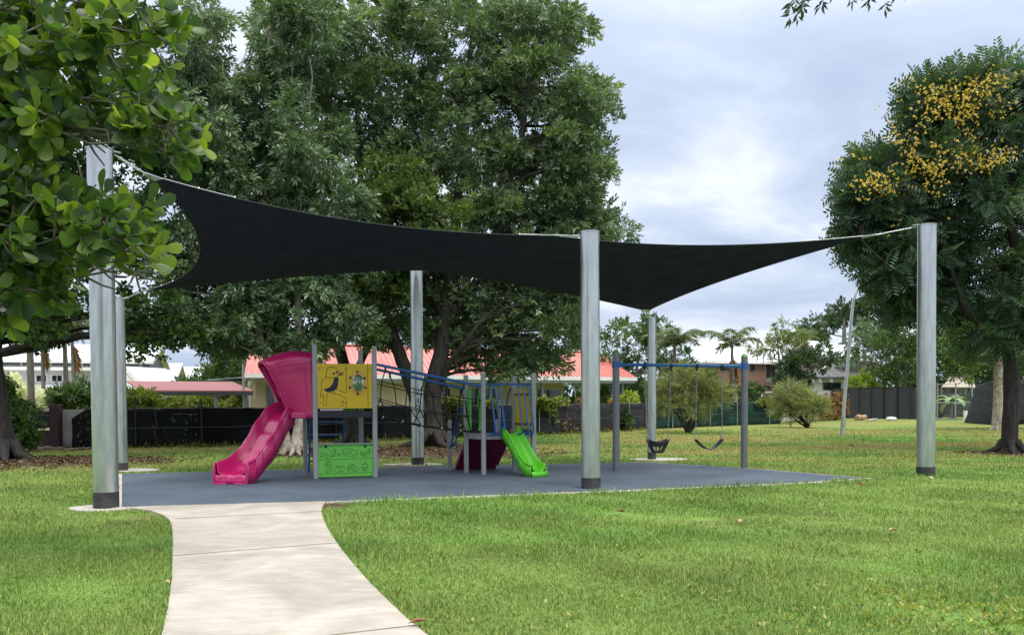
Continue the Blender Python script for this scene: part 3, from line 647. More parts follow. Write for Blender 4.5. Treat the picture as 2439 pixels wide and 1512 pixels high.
# --- magenta hood
su = -(Bp - A).normalized(); sv = (Cp - A).normalized(); Lv = (Cp - A).length
def hood_pt(t, k, ins=0):
    # t 0..1 round the arch (near foot -> roof -> far foot), k 0..1 outwards
    if t < .36: s_ = t / .36; zz = 1.23 + (2.36 - 1.23) * s_; b_ = 0.0
    elif t > .64: s_ = (1 - t) / .36; zz = 1.23 + (2.36 - 1.23) * s_; b_ = 1.0
    else:
        a = (t - .36) / .28; zz = 2.36 + .19 * math.sin(math.pi * a) ** .8; b_ = .5 - .5 * math.cos(math.pi * a)
    hgt = (zz - 1.23) / 1.32
    reach = .42 + .52 * hgt
    wid = Lv - .06
    narrow = (.20 * (1 - hgt)) * k       # lower part narrows towards the slide
    bb = .03 + narrow + b_ * (wid - 2 * narrow)
    bulge = .05 * math.sin(math.pi * min(1, k)) * (1 if .3 < t < .7 else .6)
    side = -1 if b_ < .5 else 1
    p = A + sv * (bb + side * bulge * (0 if .4 < t < .6 else 1) - side * ins) + su * (.02 + reach * k)
    dropz = .20 * k * k * max(0, hgt - .45) / .55
    return Vector((p.x, p.y, zz - dropz + bulge * (1 if .36 < t < .64 else 0) - (ins if .3 < t < .7 else 0)))
mb = MB(); mb.grid(lambda a, b: hood_pt(a, b), 44, 12)
hood = mb.build('slide_hood', M['pink'], play, solid=.02)
mb = MB(); mb.tube([hood_pt(t / 44, 1.0) for t in range(45)], .026, 8); mb.tube([hood_pt(t / 44, .02) for t in range(45)], .02, 8)
mb.tube([hood_pt(.345, k / 10) + Vector((0, 0, 0)) - sv * .012 for k in range(11)], .014, 6)
mb.tube([hood_pt(t / 44, .22) - sv * .006 for t in range(3, 16)], .02, 6)
mb.build('hood_rim', M['pink'], hood)
# front apron below hood mouth
ap = MB(); a0 = A + sv * .06 + su * .03; ap.obox((a0.x, a0.y, 0), sv, su, 0, Lv - .12, 0, .42, 1.22, 1.34); ap.build('hood_sill', M['pink'], hood, bevel=.02)
# --- magenta slide
s_start = A.lerp(Cp, .46) + su * .32
ex = (G(508, 1157) + G(590, 1155)) / 2
sp_pts = [s_start, s_start + su * .14 + Vector((-.01, -.02, 0)), Vector((-4.73, 18.60, 0)), Vector((-4.90, 18.22, 0)), Vector((-5.10, 17.88, 0)), Vector((ex.x + .01, ex.y + .02, 0))]
sc_ = cat_curve(sp_pts, 9)
cum = [0]
for i in range(1, len(sc_)): cum.append(cum[-1] + (sc_[i] - sc_[i - 1]).length)
def zprof(s): # bed height along the slide
    pts = [(0, 1.33), (.10, 1.325), (.22, 1.22), (.38, .93), (.56, .60), (.72, .36), (.85, .235), (1, .20)]
    for (a, za), (b, zb) in zip(pts, pts[1:]):
        if s <= b: t = (s - a) / (b - a); t = t * t * (3 - 2 * t) * .35 + t * .65; return za + (zb - za) * t
    return .2
def slide_mesh(pts, cumv, zf, halfw, wall, lipw=.03, flare=0):
    Lt = cumv[-1]; rows = []
    for i, p in enumerate(pts):
        s = cumv[i] / Lt; t = pts[min(i + 1, len(pts) - 1)] - pts[max(i - 1, 0)]; t.z = 0; t.normalize()
        if flare and s > .8: t = t.lerp(Vector((-.12, -1, 0)).normalized(), (s - .8) / .2).normalized()
        sd_ = Vector((t.y, -t.x, 0))
        z = zf(s); hw = halfw + flare * s; wl = wall(s)
        prof = [(-hw - lipw, wl - .03 - .0), (-hw - lipw, wl), (-hw, wl + .012), (-hw + .02, wl - .02), (-hw + .035, .05), (-hw + .10, .0), (0, -.012), (hw - .10, .0), (hw - .035, .05), (hw - .02, wl - .02), (hw, wl + .012), (hw + lipw, wl), (hw + lipw, wl - .03)]
        rows.append([p + sd_ * a + Vector((0, 0, z + b)) for a, b in prof])
    return rows
def skin(rows, mbq, smooth=True):
    k = len(rows[0]); mbq.add([q for r_ in rows for q in r_], [(i * k + j, i * k + j + 1, (i + 1) * k + j + 1, (i + 1) * k + j) for i in range(len(rows) - 1) for j in range(k - 1)], smooth)
rows = slide_mesh(sc_, cum, zprof, .25, lambda s: .19 + .06 * math.sin(math.pi * s) + .03 * max(0, (s - .8) / .2), flare=.05)
mb = MB(); skin(rows, mb); slide = mb.build('magenta_slide', M['pink'], play, solid=.014)
# outer skirts
mb = MB()
for sgn, idx in ((-1, 0), (1, 12)):
    rr4 = []
    for i, r_ in enumerate(rows):
        s = cum[i] / cum[-1]; top_ = r_[idx]; z = zprof(s); low = max(.03, z - .10 - (.12 if s > .1 else 0)) if s < .93 else .03
        rr4.append([top_, Vector((top_.x, top_.y, (top_.z + low) / 2)), Vector((top_.x, top_.y, low))])
    skin(rr4, mb)
mb.build('slide_skirt', M['pink'], slide, solid=.012)
mb = MB()
for i in range(8, len(rows) - 6, 6):
    a = rows[i][0]; b = Vector((a.x, a.y, zprof(cum[i] / cum[-1]) - .16)); t = (rows[i + 1][0] - a).normalized()
    for idx in (0, 12):
        a = rows[i][idx]; o_ = (rows[i][idx] - rows[i][6]); o_.z = 0; o_.normalize(); MB().tube([a + o_ * .008, Vector((a.x, a.y, max(.05, zprof(cum[i] / cum[-1]) - .17))) + o_ * .008 - t * .06], .008, 5).build('skirt_rib', M['maroon'], slide)
# exit foot: a moulded box with two shallow recesses
t_ = Vector((-.12, -1, 0)).normalized(); t_.z = 0; sdv = Vector((t_.y, -t_.x, 0)); e0 = sc_[-1]
def fp(a, b, z): q = e0 + sdv * a + t_ * b; return (q.x, q.y, z)
mb = MB(); hw = .31
prof = [(-.12, .19), (.03, .195), (.055, .16), (.062, .10), (.068, .035)]
cols = [-hw, -.27, -.235, -.215, -.105, -.085, -.05, .05, .085, .105, .215, .235, .27, hw]
def dep(c, k):
    inr = (-.22 < c < -.1) or (.1 < c < .22)
    return -.028 if inr and k in (2, 3) else (.022 if abs(c) < .06 and k >= 1 else 0)
rows2 = [[fp(c, b + dep(c, k), z) for k, (b, z) in enumerate(prof)] for c in cols]
kk = len(prof); mb.add([q for r_ in rows2 for q in r_], [(i * kk + j, i * kk + j + 1, (i + 1) * kk + j + 1, (i + 1) * kk + j) for i in range(len(cols) - 1) for j in range(kk - 1)], True)
mb.build('exit_foot', M['pink'], slide, solid=.008)
MB().tube([fp(-hw - .01, .0, .42), fp(-hw - .01, .045, .34), fp(-hw - .01, .06, .2), fp(-hw - .01, .065, .035)], .02, 6).tube([fp(hw + .01, .0, .42), fp(hw + .01, .045, .34), fp(hw + .01, .06, .2), fp(hw + .01, .065, .035)], .02, 6).tube([fp(-hw, .068, .04), fp(hw, .068, .04)], .014, 6).build('exit_rim', M['pink'], slide)
c = s_start + su * .12 - sv * .29; MB().obox((c.x, c.y, 0), su, sv, -.05, .05, -.05, .0, 1.19, 1.34).build('slide_bracket', M['black'], play)

LG = pmat('lime_groove', (.03, .2, .01), .6)
# --- lime slide on the small tower
sdir2 = Vector((.62, -.785, 0)); st2 = Vector((-.045, 19.50, 0))
pts2 = [st2 + sdir2 * (i / 22 * .93) for i in range(23)]; cum2 = [i / 22 * .93 for i in range(23)]
def z2(s):
    pts = [(0, .87), (.06, .85), (.20, .72), (.45, .45), (.66, .235), (.80, .15), (1, .14)]
    for (a, za), (b, zb) in zip(pts, pts[1:]):
        if s <= b: return za + (zb - za) * (s - a) / (b - a)
    return .14
rows = slide_mesh(pts2, cum2, z2, .185, lambda s: .13 + .04 * math.sin(math.pi * s), lipw=.022)
mb = MB(); skin(rows, mb); ls = mb.build('lime_slide', M['lime'], play, solid=.012)
mb = MB()
for idx in (0, 12):
    rr4 = []
    for i, r_ in enumerate(rows):
        s = cum2[i] / cum2[-1]; top_ = r_[idx]; low = max(.03, z2(s) - .11) if s < .9 else .03; rr4.append([top_, Vector((top_.x, top_.y, (top_.z + low) / 2)), Vector((top_.x, top_.y, low))])
    skin(rr4, mb)
e0 = pts2[-1]; sdv = Vector((sdir2.y, -sdir2.x, 0))
ff = [[e0 + sdv * a + sdir2 * b + Vector((0, 0, z)) for b, z in ((-.02, .14), (.02, .13), (.035, .10), (.045, .03))] for a in (-.205, -.1, .1, .205)]
skin(ff, mb); mb.build('slide_skirt', M['lime'], ls, solid=.01)
mb = MB()
for i in (5, 9, 13, 17):
    a = rows[i][0]; o_ = (rows[i][0] - rows[i][6]); o_.z = 0; o_.normalize(); MB().tube([a + o_ * .007, Vector((a.x, a.y, z2(cum2[i] / .93) - .08)) + o_ * .007], .005, 5).build('skirt_rib', LG, ls)
    a = rows[i][12]; o_ = -o_; MB().tube([a + o_ * .007, Vector((a.x, a.y, z2(cum2[i] / .93) - .08)) + o_ * .007], .005, 5).build('skirt_rib', LG, ls)

# --- small tower: barrier, rails, panels
uu = (P5 - P3).normalized(); nf = Vector((uu.y, -uu.x, 0)); Wf = (P5 - P3).length
def fpt(a, out, z): q = P3 + uu * a + nf * out; return Vector((q.x, q.y, z))
br = MB(); br.tube([fpt(.03, 0, 1.89), fpt(Wf - .03, 0, 1.885)], .021, 8)
br.build('barrier_rail', M['blue'], play)
for a in (.15, .25, .35, Wf - .34, Wf - .22, Wf - .11):
    MB().tube(cat_curve([fpt(a, .01, 1.88), fpt(a, .05, 1.80), fpt(a + .03, .14, 1.35), fpt(a + .06, .19, .98), fpt(a + .05, .12, .87), fpt(a + .03, .03, .85)], 4), .018, 8).build('barrier_bar', M['blue'], play)
for a0_, a1_ in ((.06, .42), (Wf - .36, Wf - .04)): MB().tube([fpt(a0_, .07, .86), fpt(a1_, .10, .86)], .024, 8).build('barrier_foot', M['blue'], play)
# yellow back panel between P5 and P4
us = (P4 - P5).normalized(); q0 = P5 + us * .08; ns = Vector((us.y, -us.x, 0))
sideY = MB().obox((q0.x, q0.y, 0), us, ns, 0, (P4 - P5).length - .12, -.01, .01, .95, 1.80).build('yellow_side_panel', M['yellow'], play)
for z in (1.68, 1.06): MB().obox((P5.x, P5.y, 0), us, ns, .05, (P4 - P5).length - .05, -.035, -.012, z - .015, z + .015).build('panel_bar', M['black'], play)
# green entry uprights
for base, off in ((P2, .06), (P3, -.0)):
    d = (P3 - P2).normalized() if base is P2 else (P2 - P3).normalized()
    q = base + d * .055; pn = Vector((-.97, -.235, 0))
    mb = MB(); e_ = rrect(0, .93, .125, 1.80, .05); k = len(e_)
    def cvt(a, z, o_): r_ = q + d * a + uu * (.0 + o_); return (r_.x, r_.y, z)
    mb.add([cvt(a, z, -.012) for a, z in e_] + [cvt(a, z, .012) for a, z in e_], [tuple(range(k)), tuple(range(2 * k - 1, k - 1, -1))] + [(i, k + i, k + (i + 1) % k, (i + 1) % k) for i in range(k)])
    g_ = mb.build('entry_upright', M['green'], play)
    for z_, a_ in ((1.52, .05), (1.38, .07), (1.22, .05), (1.10, .07)): MB().tube([cvt(a_, z_, -.014), cvt(a_ + .02, z_ - .06, -.014), cvt(a_ - .005, z_ - .1, -.014)], .008, 5).build('slot', M['dgreen'], g_)
# climbing wall leaning away at the back
wt = [P2 + Vector((.05, .02, 0)), P4 + Vector((-.06, .05, 0))]; wb = [Vector((-1.26, 20.86, 0)), Vector((-.36, 21.02, 0))]
rr_ = random.Random(4)
def wall(a, b, th=0):
    t = wt[0].lerp(wt[1], a); g0 = wb[0].lerp(wb[1], a); p = t.lerp(g0, b); z = .83 + (.03 - .83) * b
    bmp = .025 * math.sin(a * 17 + 3 * math.sin(b * 9)) * math.sin(b * 14 + 2 * math.sin(a * 8))
    e_ = 0 if a in (0, 1) or b in (0, 1) else bmp
    return (p.x, p.y - e_ - th * .3, z - th + e_ * .4)
mb = MB(); mb.grid(lambda a, b: wall(a, b), 26, 26); cw = mb.build('climbing_wall', M['maroon'], play)
mb = MB()
for a in (0, 1):
    w0, w1 = Vector(wall(a, 0)), Vector(wall(a, 1)); dn = Vector((0, .16, .12))
    mb.hexa([w0 + Vector((-.012, 0, 0)), w1 + Vector((-.012, 0, 0)), w1 + Vector((.012, 0, 0)), w0 + Vector((.012, 0, 0)), w0 + dn + Vector((-.012, 0, 0)), w1 + dn + Vector((-.012, 0, 0)), w1 + dn + Vector((.012, 0, 0)), w0 + dn + Vector((.012, 0, 0))])
mb.build('wall_flange', pmat('dusty_pink_plastic', (.36, .04, .13), .45), cw)
# handrails of the climbing wall
Z = lambda p, z: Vector((p.x, p.y, z))
for hi, lo in ((P2, P1), (P4, P1b)):
    m_ = hi.lerp(lo, .5)
    MB().tube(cat_curve([Z(hi, 1.82), Z(hi.lerp(lo, .2), 1.80), Z(hi.lerp(lo, .38), 1.6), Z(m_, 1.25), Z(hi.lerp(lo, .8), .72), Z(hi.lerp(lo, .9), .56), Z(lo, .52)], 5), .02, 8).build('handrail', M['blue'], play)
    MB().tube(cat_curve([Z(hi, 1.42), Z(hi.lerp(lo, .18), 1.40), Z(hi.lerp(lo, .32), 1.22), Z(hi.lerp(lo, .55), .80), Z(hi.lerp(lo, .62), .60), Z(hi.lerp(lo, .5), .46)], 5), .02, 8).build('handrail', M['blue'], play)
# --- net bridge
rn0, rn1 = Z(Bp, 2.30), Z(P3, 1.84); rf0, rf1 = Z(Dp, 2.30), Z(P2, 1.80)
MB().tube([rn0, rn1], .030, 10).build('bridge_rail', M['blue'], play); MB().tube([rf0, rf1], .030, 10).build('bridge_rail', M['blue'], play)
fn0, fn1 = Bp.lerp(Dp, .33), P3.lerp(P2, .30); ff0, ff1 = Bp.lerp(Dp, .67), P3.lerp(P2, .70)
def floor_pt(a, b, t, sag=.055): p = a.lerp(b, t); return Vector((p.x, p.y, 1.30 + (.90 - 1.30) * t - sag * 4 * t * (1 - t)))
net = MB()
for (r0, r1, f0, f1) in ((rn0, rn1, fn0, fn1), (rf0, rf1, ff0, ff1)):
    net.tube([floor_pt(f0, f1, t / 14) for t in range(15)], .020, 6)
    for lv, sg_ in ((.30, .02), (.64, .06)):
        net.tube([r0.lerp(r1, t / 14).lerp(floor_pt(f0, f1, t / 14), lv) - Vector((0, 0, sg_ * 4 * (t / 14) * (1 - t / 14))) for t in range(15)], .011, 6)
    for k, t in enumerate((.10, .28, .46, .64, .82, .95)):
        top = r0.lerp(r1, t) - Vector((0, 0, .07)); tt = t + (.03 if k % 2 else -.02)
        md = [r0.lerp(r1, tt).lerp(floor_pt(f0, f1, tt), lv) - Vector((0, 0, sg_ * 4 * tt * (1 - tt))) for lv, sg_ in ((.30, .02), (.64, .06))]
        net.tube([top, md[0], md[1], floor_pt(f0, f1, min(1, tt + (.05 if k % 2 else -.04)))], .012, 6)
        if k % 2 == 0 and t < .9: net.tube([md[1], floor_pt(f0, f1, tt + .09)], .011, 6)
for t in [i / 9 for i in range(10)]: net.tube([floor_pt(fn0, fn1, t), floor_pt(ff0, ff1, t)], .014, 6)
no = net.build('rope_net', M['rope'], play)
for (r0, r1) in ((rn0, rn1), (rf0, rf1)):
    for t in (.10, .28, .46, .64, .82, .95):
        p = r0.lerp(r1, t); mb = MB(); mb.beam(p - Vector((.02, 0, .055)), p + Vector((.02, 0, -.055)), .03, .10); mb.sphere(p - Vector((0, 0, .11)), .022, 8, 5)
        mb.build('hanger', M['navy'], play)
for t in (.12, .3, .48, .66, .84):
    for q in (floor_pt(fn0, fn1, t), floor_pt(ff0, ff1, t + .04)): MB().sphere(q, .026, 8, 5).build('rope_clamp', M['steel'], no)
MB().beam(Z(fn0, 1.30) , Z(ff0, 1.30), .05, .05).build('net_bar', M['black'], play)

# ------------------------------------------------------------------ swing set
SL = G(1467.8, 1124.3); SR = G(1773.7, 1115.2); SL.y += .07; SR.y += .07
sw = E('swing_frame', tuple((SL + SR) / 2), 'two post swing frame with blue beam and green domed caps', 'swing set')
for p, h in ((SL, 2.55), (SR, 2.50)):
    MB().tube([(p.x, p.y, 0), (p.x, p.y, h)], .076, 24).build('post', M['dkpost'], sw)
    mb = MB(); mb.grid(lambda a, b: (p.x + .078 * math.cos(a * 2 * math.pi) * math.cos(b * math.pi / 2), p.y + .078 * math.sin(a * 2 * math.pi) * math.cos(b * math.pi / 2), h - .01 + .085 * math.sin(b * math.pi / 2)), 20, 5); mb.build('post_cap', M['capg'], sw)
b0 = Z(SL, 2.31); b1 = Z(SR, 2.29); bd = (b1 - b0).normalized()
MB().tube([b0, b1], .036, 16).build('beam', M['blue'], sw)
for p in (b0, b1):
    o_ = MB().tube([p - Vector((0, 0, .07)), p + Vector((0, 0, .07))], .086, 24).build('collar', M['blue'], sw)
    MB().beam(p + bd * (.05 if p is b0 else -.05), p + bd * (.16 if p is b0 else -.16), .05, .10).build('clamp', M['blue'], o_)
hp = [b0.lerp(b1, t) for t in (.214, .418, .617, .815)]
for h in hp:
    mb = MB(); mb.tube([h - bd * .028, h + bd * .028], .047, 14); mb.beam(h - Vector((0, 0, .04)), h - Vector((0, 0, .12)), .05, .03); mb.build('hanger', M['black'], sw)
def chain(a, b, name, par, m='dkpost'):
    a = Vector(a); b = Vector(b); d = b - a; L = d.length; n = int(L / .042); t = d.normalized(); x = t.cross(Vector((0, 1, .01))).normalized(); y = t.cross(x); mb = MB()
    for i in range(n):
        c = a + t * (L * (i + .5) / n); s_ = x if i % 2 else y
        pts = [c + t * (.028 * math.cos(q)) + s_ * (.013 * math.sin(q)) for q in [2 * math.pi * k / 8 for k in range(9)]]
        mb.tube(pts, .005, 5, cap=False)
    return mb.build(name, M[m], par)
# toddler seat
mt = (hp[0] + hp[1]) / 2; sc0 = Vector((mt.x, mt.y, .45))
tod = E('toddler_swing', tuple(sc0), 'black bucket toddler swing hanging from the left half of blue beam', 'swing')
e0 = sc0 + bd * (-.245) + Vector((0, 0, .24)); e1 = sc0 + bd * .245 + Vector((0, 0, .26))
chain(hp[0] - Vector((0, 0, .12)), e0 + Vector((0, 0, .10)), 'chain', tod, 'wire'); chain(hp[1] - Vector((0, 0, .12)), e1 + Vector((0, 0, .10)), 'chain', tod, 'wire')
pr_ = bd.cross(Vector((0, 0, 1))).normalized()   # towards viewer (+/-)
def bucket(a, b, off):    # a along beam -1..1, b 0..1 from rim to bottom
    hw = .245 * (1 - .45 * b ** 1.6); return sc0 + bd * (a * hw) + pr_ * (off * (1 - .5 * b) * math.sqrt(max(0, 1 - a * a * .8))) + Vector((0, 0, .19 + .06 * a * a * (1 - b) - .21 * b - .04 * math.sqrt(max(0, 1 - a * a)) * b))
for sgn in (-1, 1):
    mb = MB()
    nu_, nv_ = 28, 16; vs = {}; fs = []
    for i in range(nu_ + 1):
        for j in range(nv_ + 1): vs[(i, j)] = len(mb.v) + len(vs)
    pts = [bucket(-1 + 2 * i / nu_, j / nv_, sgn * .13) for i in range(nu_ + 1) for j in range(nv_ + 1)]
    for i in range(nu_):
        for j in range(nv_):
            a = -1 + 2 * (i + .5) / nu_; b = (j + .5) / nv_
            if ((a - .38) / .34) ** 2 + ((b - .62) / .24) ** 2 < 1 or ((a + .38) / .34) ** 2 + ((b - .62) / .24) ** 2 < 1: continue
            fs.append((i * (nv_ + 1) + j, (i + 1) * (nv_ + 1) + j, (i + 1) * (nv_ + 1) + j + 1, i * (nv_ + 1) + j + 1))
    mb.add(pts, fs, True); mb.build('seat_shell', M['rubberseat'], tod, solid=.012)
mb = MB()
for e_, t0 in ((e0, -1), (e1, 1)):
    top = e_ + Vector((0, 0, .10)); mb.tube([top, e_ + pr_ * .10 - Vector((0, 0, .02)), e_ - pr_ * .10 - Vector((0, 0, .02)), top], .007, 5)
mb.build('triangle_link', M['steel'], tod)
# belt seat
mt = (hp[2] + hp[3]) / 2; sc1 = Vector((mt.x, mt.y, .46))
belt = E('belt_swing', tuple(sc1), 'black curved belt swing seat on chains nearest the right swing post', 'swing')
hb = (hp[3] - hp[2]).length / 2 + .02
e0 = sc1 - bd * hb + Vector((0, 0, .22)); e1 = sc1 + bd * hb + Vector((0, 0, .20))
chain(hp[2] - Vector((0, 0, .12)), e0 + Vector((0, 0, .10)), 'chain', belt, 'wire'); chain(hp[3] - Vector((0, 0, .12)), e1 + Vector((0, 0, .10)), 'chain', belt, 'wire')
mb = MB(); mb.grid(lambda a, b: sc1 + bd * (hb * (2 * a - 1)) + pr_ * (.08 * (2 * b - 1)) + Vector((0, 0, -.01 + .22 * abs(2 * a - 1) ** 1.8)), 24, 4)
mb.build('belt_seat', M['rubberseat'], belt, solid=.016)
mb = MB()
for e_ in (e0, e1):
    top = e_ + Vector((0, 0, .10)); mb.tube([top, e_ + pr_ * .075 - Vector((0, 0, .01)), e_ - pr_ * .075 - Vector((0, 0, .01)), top], .007, 5)
mb.build('triangle_link', M['steel'], belt)
# ------------------------------------------------------------------ fences
def polyfence(name, label, gpts, h, mat, postpx, postmat='dkpost', rise=.14, wob=.05, rail=True, group=None, hs=None, thick=.008, seed=1, cat='fence'):
    base = [G(*p) for p in gpts]; o = E(name, tuple(base[0]), label, cat, group)
    seg = [(b - a).length for a, b in zip(base, base[1:])]; tot = sum(seg)
    def at(s):
        s *= tot
        for k, L in enumerate(seg):
            if s <= L or k == len(seg) - 1: return base[k].lerp(base[k + 1], min(1, s / L))
            s -= L
    n = max(8, int(tot / .22)); rr = random.Random(seed); ph = [rr.uniform(0, 6) for _ in range(6)]
    def pt(a, b):
        p = at(a); s = a * tot; hh = h if hs is None else h * (hs[0] + (hs[1] - hs[0]) * a)
        z = .02 + b * (hh - .02) + (b ** 3) * .03 * math.sin(s * 1.9 + ph[0]) + (b ** 6) * .015 * math.sin(s * 7 + ph[3]) - .01 * abs(math.sin(s * 1.2))
        off = wob * (.5 * math.sin(s * 2.3 + b * 4 + ph[1]) + .3 * math.sin(s * 5.1 - b * 7 + ph[2]) + .25 * math.sin(b * 19 + s * .8))
        return Vector((p.x, p.y + off, max(.015, z)))
    mb = MB(); mb.grid(pt, n, 9); mb.build('fence_cloth' if 'cloth' in mat else 'fence_sheet', M[mat], o, solid=thick)
    pm = []
    for px in postpx:
        # post on the polyline under that picture column
        d = ray(px, 1000); best = None
        for k in range(400):
            q = at(k / 399); e = abs(q.x - d.x / d.y * q.y)
            if best is None or e < best[0]: best = (e, q)
        q = best[1]; MB().tube([(q.x, q.y - .07, 0), (q.x, q.y - .07, h + rise)], .03, 8).build('fence_post', M[postmat], o)
    if rail:
        mb = MB()
        for z in (h * .5, h - .01): mb.tube([(at(k / 40).x, at(k / 40).y - .04, z + .01 * math.sin(k)) for k in range(41)], .008, 5)
        mb.build('fence_wire', M['dkpost'], o)
    return o, at
bfence, bat = polyfence('cloth_fence', 'long low fence of black shade cloth behind the slide tower, on the left', [(205, 1067.5), (330, 1066), (500, 1063), (700, 1055), (905, 1046)], 1.33, 'cloth', [232, 325, 482, 655, 800], 'black', rise=.30)
polyfence('cloth_fence', 'faded charcoal shade cloth fence in front of the red roofed house verandah', [(905, 1046), (1100, 1040), (1300, 1035), (1400, 1030), (1546, 1022)], 1.32, 'cloth2', [1035, 1190, 1283, 1393, 1498, 1538], 'wire', rise=.30)
polyfence('cloth_fence', 'green shade cloth fence behind the swing set, left of the bushy shrub', [(1546, 1022), (1660, 1017), (1750, 1013), (1860, 1009)], 1.33, 'clothg', [1601, 1690, 1754, 1831], 'wire', rise=.45, wob=.09)
# torn end of the black cloth and pale sheet next to it
polyfence('torn_cloth_fence', 'torn slanting end piece of black cloth beside the pale sheet', [(172, 1068), (205, 1067.5)], 1.28, 'cloth', [], rail=False, hs=(.75, 1), cat='cloth')
a = G(186, 1068); b = G(165, 1068); b.y += .05; a.y += .12
o = MB(); u_ = (a - b).normalized(); v_ = Vector((-u_.y, u_.x, 0)); o.obox((b.x - .5, b.y, 0), u_, v_, 0, 1.0, 0, .03, .02, 1.30)
setp(o.build('fibro_sheet', M['fibro'], None, origin=(b.x, b.y, 0)), 'pale upright fibro sheet between purple gate pillar and black cloth', 'sheet')
# purple pillar and low wall with mesh panel
a = G(118, 1069); b = G(139, 1069)
wl = E('garden_wall', (a.x, a.y, 0), 'low dark purple wall with square pillar and wire panel on top', 'wall')
mb = MB(); mb.box(a.x, a.y, 0, b.x, a.y + .32, 1.47); mb.build('pillar', M['purple'], wl, bevel=.01)
c = G(82, 1064); MB().box(c.x, a.y + .08, 0, a.x, a.y + .22, .62).build('low_wall', M['purple'], wl)
mb = MB()
for k in range(22): x = c.x + (a.x - c.x) * k / 21; mb.tube([(x, a.y + .15, .66), (x, a.y + .15, 1.36)], .006, 4)
for z in (.68, .9, 1.12, 1.35): mb.tube([(c.x, a.y + .15, z), (a.x, a.y + .15, z)], .008, 4)
mb.build('wire_panel', M['dkpost'], wl)
MB().grid(lambda s, t: (c.x + (a.x - c.x) * s, a.y + .19 + .02 * math.sin(9 * s + 4 * t), .68 + .55 * t + .03 * math.sin(8 * s)), 20, 8).build('torn_cloth', M['cloth2'], wl, solid=.006)
# power pole on the left
b = G(77, 1052); b.y = 34.0; q = P(77, 1052, 34)
pp = E('timber_pole', (q.x, q.y, 0), 'slim grey timber power pole rising into leaves behind the leftmost trunk', 'pole')
MB().tube([(q.x, q.y, 0), (q.x - .02, q.y, 4), (q.x, q.y, 8.6)], [.13, .115, .09], 14).build('pole_shaft', M['bark_grey'], pp)
MB().beam((q.x - .9, q.y, 8.2), (q.x + .9, q.y, 8.2), .1, .1).build('crossarm', M['wood'], pp)
# corrugated charcoal fence on the right
def corr(name, label, p0, p1, h, capn, mat='charcoal', zb=0.0):
    o = E(name, (p0.x, p0.y, 0), label, 'fence'); u_ = (p1 - p0); u_.z = 0; L = u_.length; u_.normalize(); v_ = Vector((-u_.y, u_.x, 0)); n = int(L / .09)
    mb = MB(); mb.grid(lambda s, t: (p0.x + u_.x * s * L + v_.x * .018 * (1 if int(s * n + .5) % 4 < 2 else -1), p0.y + u_.y * s * L + v_.y * .018 * (1 if int(s * n + .5) % 4 < 2 else -1), zb + .02 + (h - .02) * t), n, 1, False)
    mb.build('fence_sheet', M[mat], o)
    for k in range(capn + 1): c = p0 + u_ * (L * k / capn); MB().obox((c.x, c.y, 0), u_, v_, -.03, .03, -.07, .03, zb, h + .05).build('fence_post', M['black'], o)
    MB().obox((p0.x, p0.y, 0), u_, v_, 0, L, -.035, .035, h, h + .05).build('top_rail', M['black'], o); return o
f0 = G(2016, 996); f1 = G(2200, 999)
corr('metal_fence', 'dark charcoal ribbed metal fence behind leaning light pole, facing the lawn', f0, f1, 2.2, 6)
g0 = P(1925, 1000, 84); g1 = P(2016, 1000, 69.2); g0.z = g1.z = 0
corr('metal_fence', 'further charcoal metal fence running back above the brown vines', g0, g1, 2.15, 7)
b0_, b1_ = P(2190, 1000, 72), P(2262, 1000, 80); b0_.z = b1_.z = 0
corr('metal_fence', 'tall black fence behind the banana plant and mesh gate', b0_, b1_, 2.9, 3, 'black')
# low pallet fence under vines
a = G(1853, 1008); b = G(2010, 999); o = E('timber_fence', tuple(a), 'low grey timber paling fence half hidden by brown vine', 'fence')
u_ = (b - a).normalized(); v_ = Vector((-u_.y, u_.x, 0)); L = (b - a).length
for k in range(4): MB().obox((a.x, a.y, 0), u_, v_, 0, L, -.02, .02, .12 + .3 * k, .34 + .3 * k).build('paling', M['fibro'], o)
for k in range(7): q = a + u_ * L * k / 6; MB().obox((q.x, q.y, 0), u_, v_, -.05, .05, .02, .1, 0, 1.35).build('fence_post', M['wood'], o)
# mesh gate
a = G(2200, 1000); b = G(2314, 1001); 
o = E('mesh_gate', tuple(a), 'galvanised pipe and wire mesh gate right of the tallest right shade post', 'gate')
u_ = (b - a).normalized(); L = (b - a).length; H = 2.35
def gp_(s, z): q = a + u_ * (L * s); return Vector((q.x, q.y, z))
MB().tube([gp_(0, .1), gp_(0, H), gp_(1, H + .1), gp_(1, .1), gp_(0, .1)], .035, 8).build('gate_frame', M['wire'], o)
MB().tube([gp_(0, 1.15), gp_(1, 1.2)], .03, 8).build('gate_rail', M['wire'], o)
for s in (.28, .66, 1.0): MB().tube([gp_(s, 0), gp_(s, H + .12)], .05, 10).build('gate_post', M['wire'], o)
mb = MB()
for k in range(26): mb.tube([gp_(k / 26, .1), gp_(min(1, k / 26 + .33), H)], .004, 3, cap=False); mb.tube([gp_(min(1, k / 26 + .33), .1), gp_(k / 26, H)], .004, 3, cap=False)
mb.build('wire_mesh', M['wire'], o)
# slanted dark cloth panel
c0, c1, c2, c3 = G(2296, 1006), G(2370, 1012), P(2368, 905, G(2370, 1012).y), P(2324, 918, G(2300, 1006).y)
mb = MB(); mb.grid(lambda s, t: c0.lerp(c1, s).lerp(c3.lerp(c2, s), t) + Vector((0, .04 * math.sin(t * 22 + s * 5) + .03 * math.sin(s * 9), 0)), 16, 26)
setp(mb.build('cloth_screen', M['cloth2'], None, origin=tuple(c0), solid=.01), 'slanting wrinkled grey cloth screen left of the blackened tree trunk', 'screen')
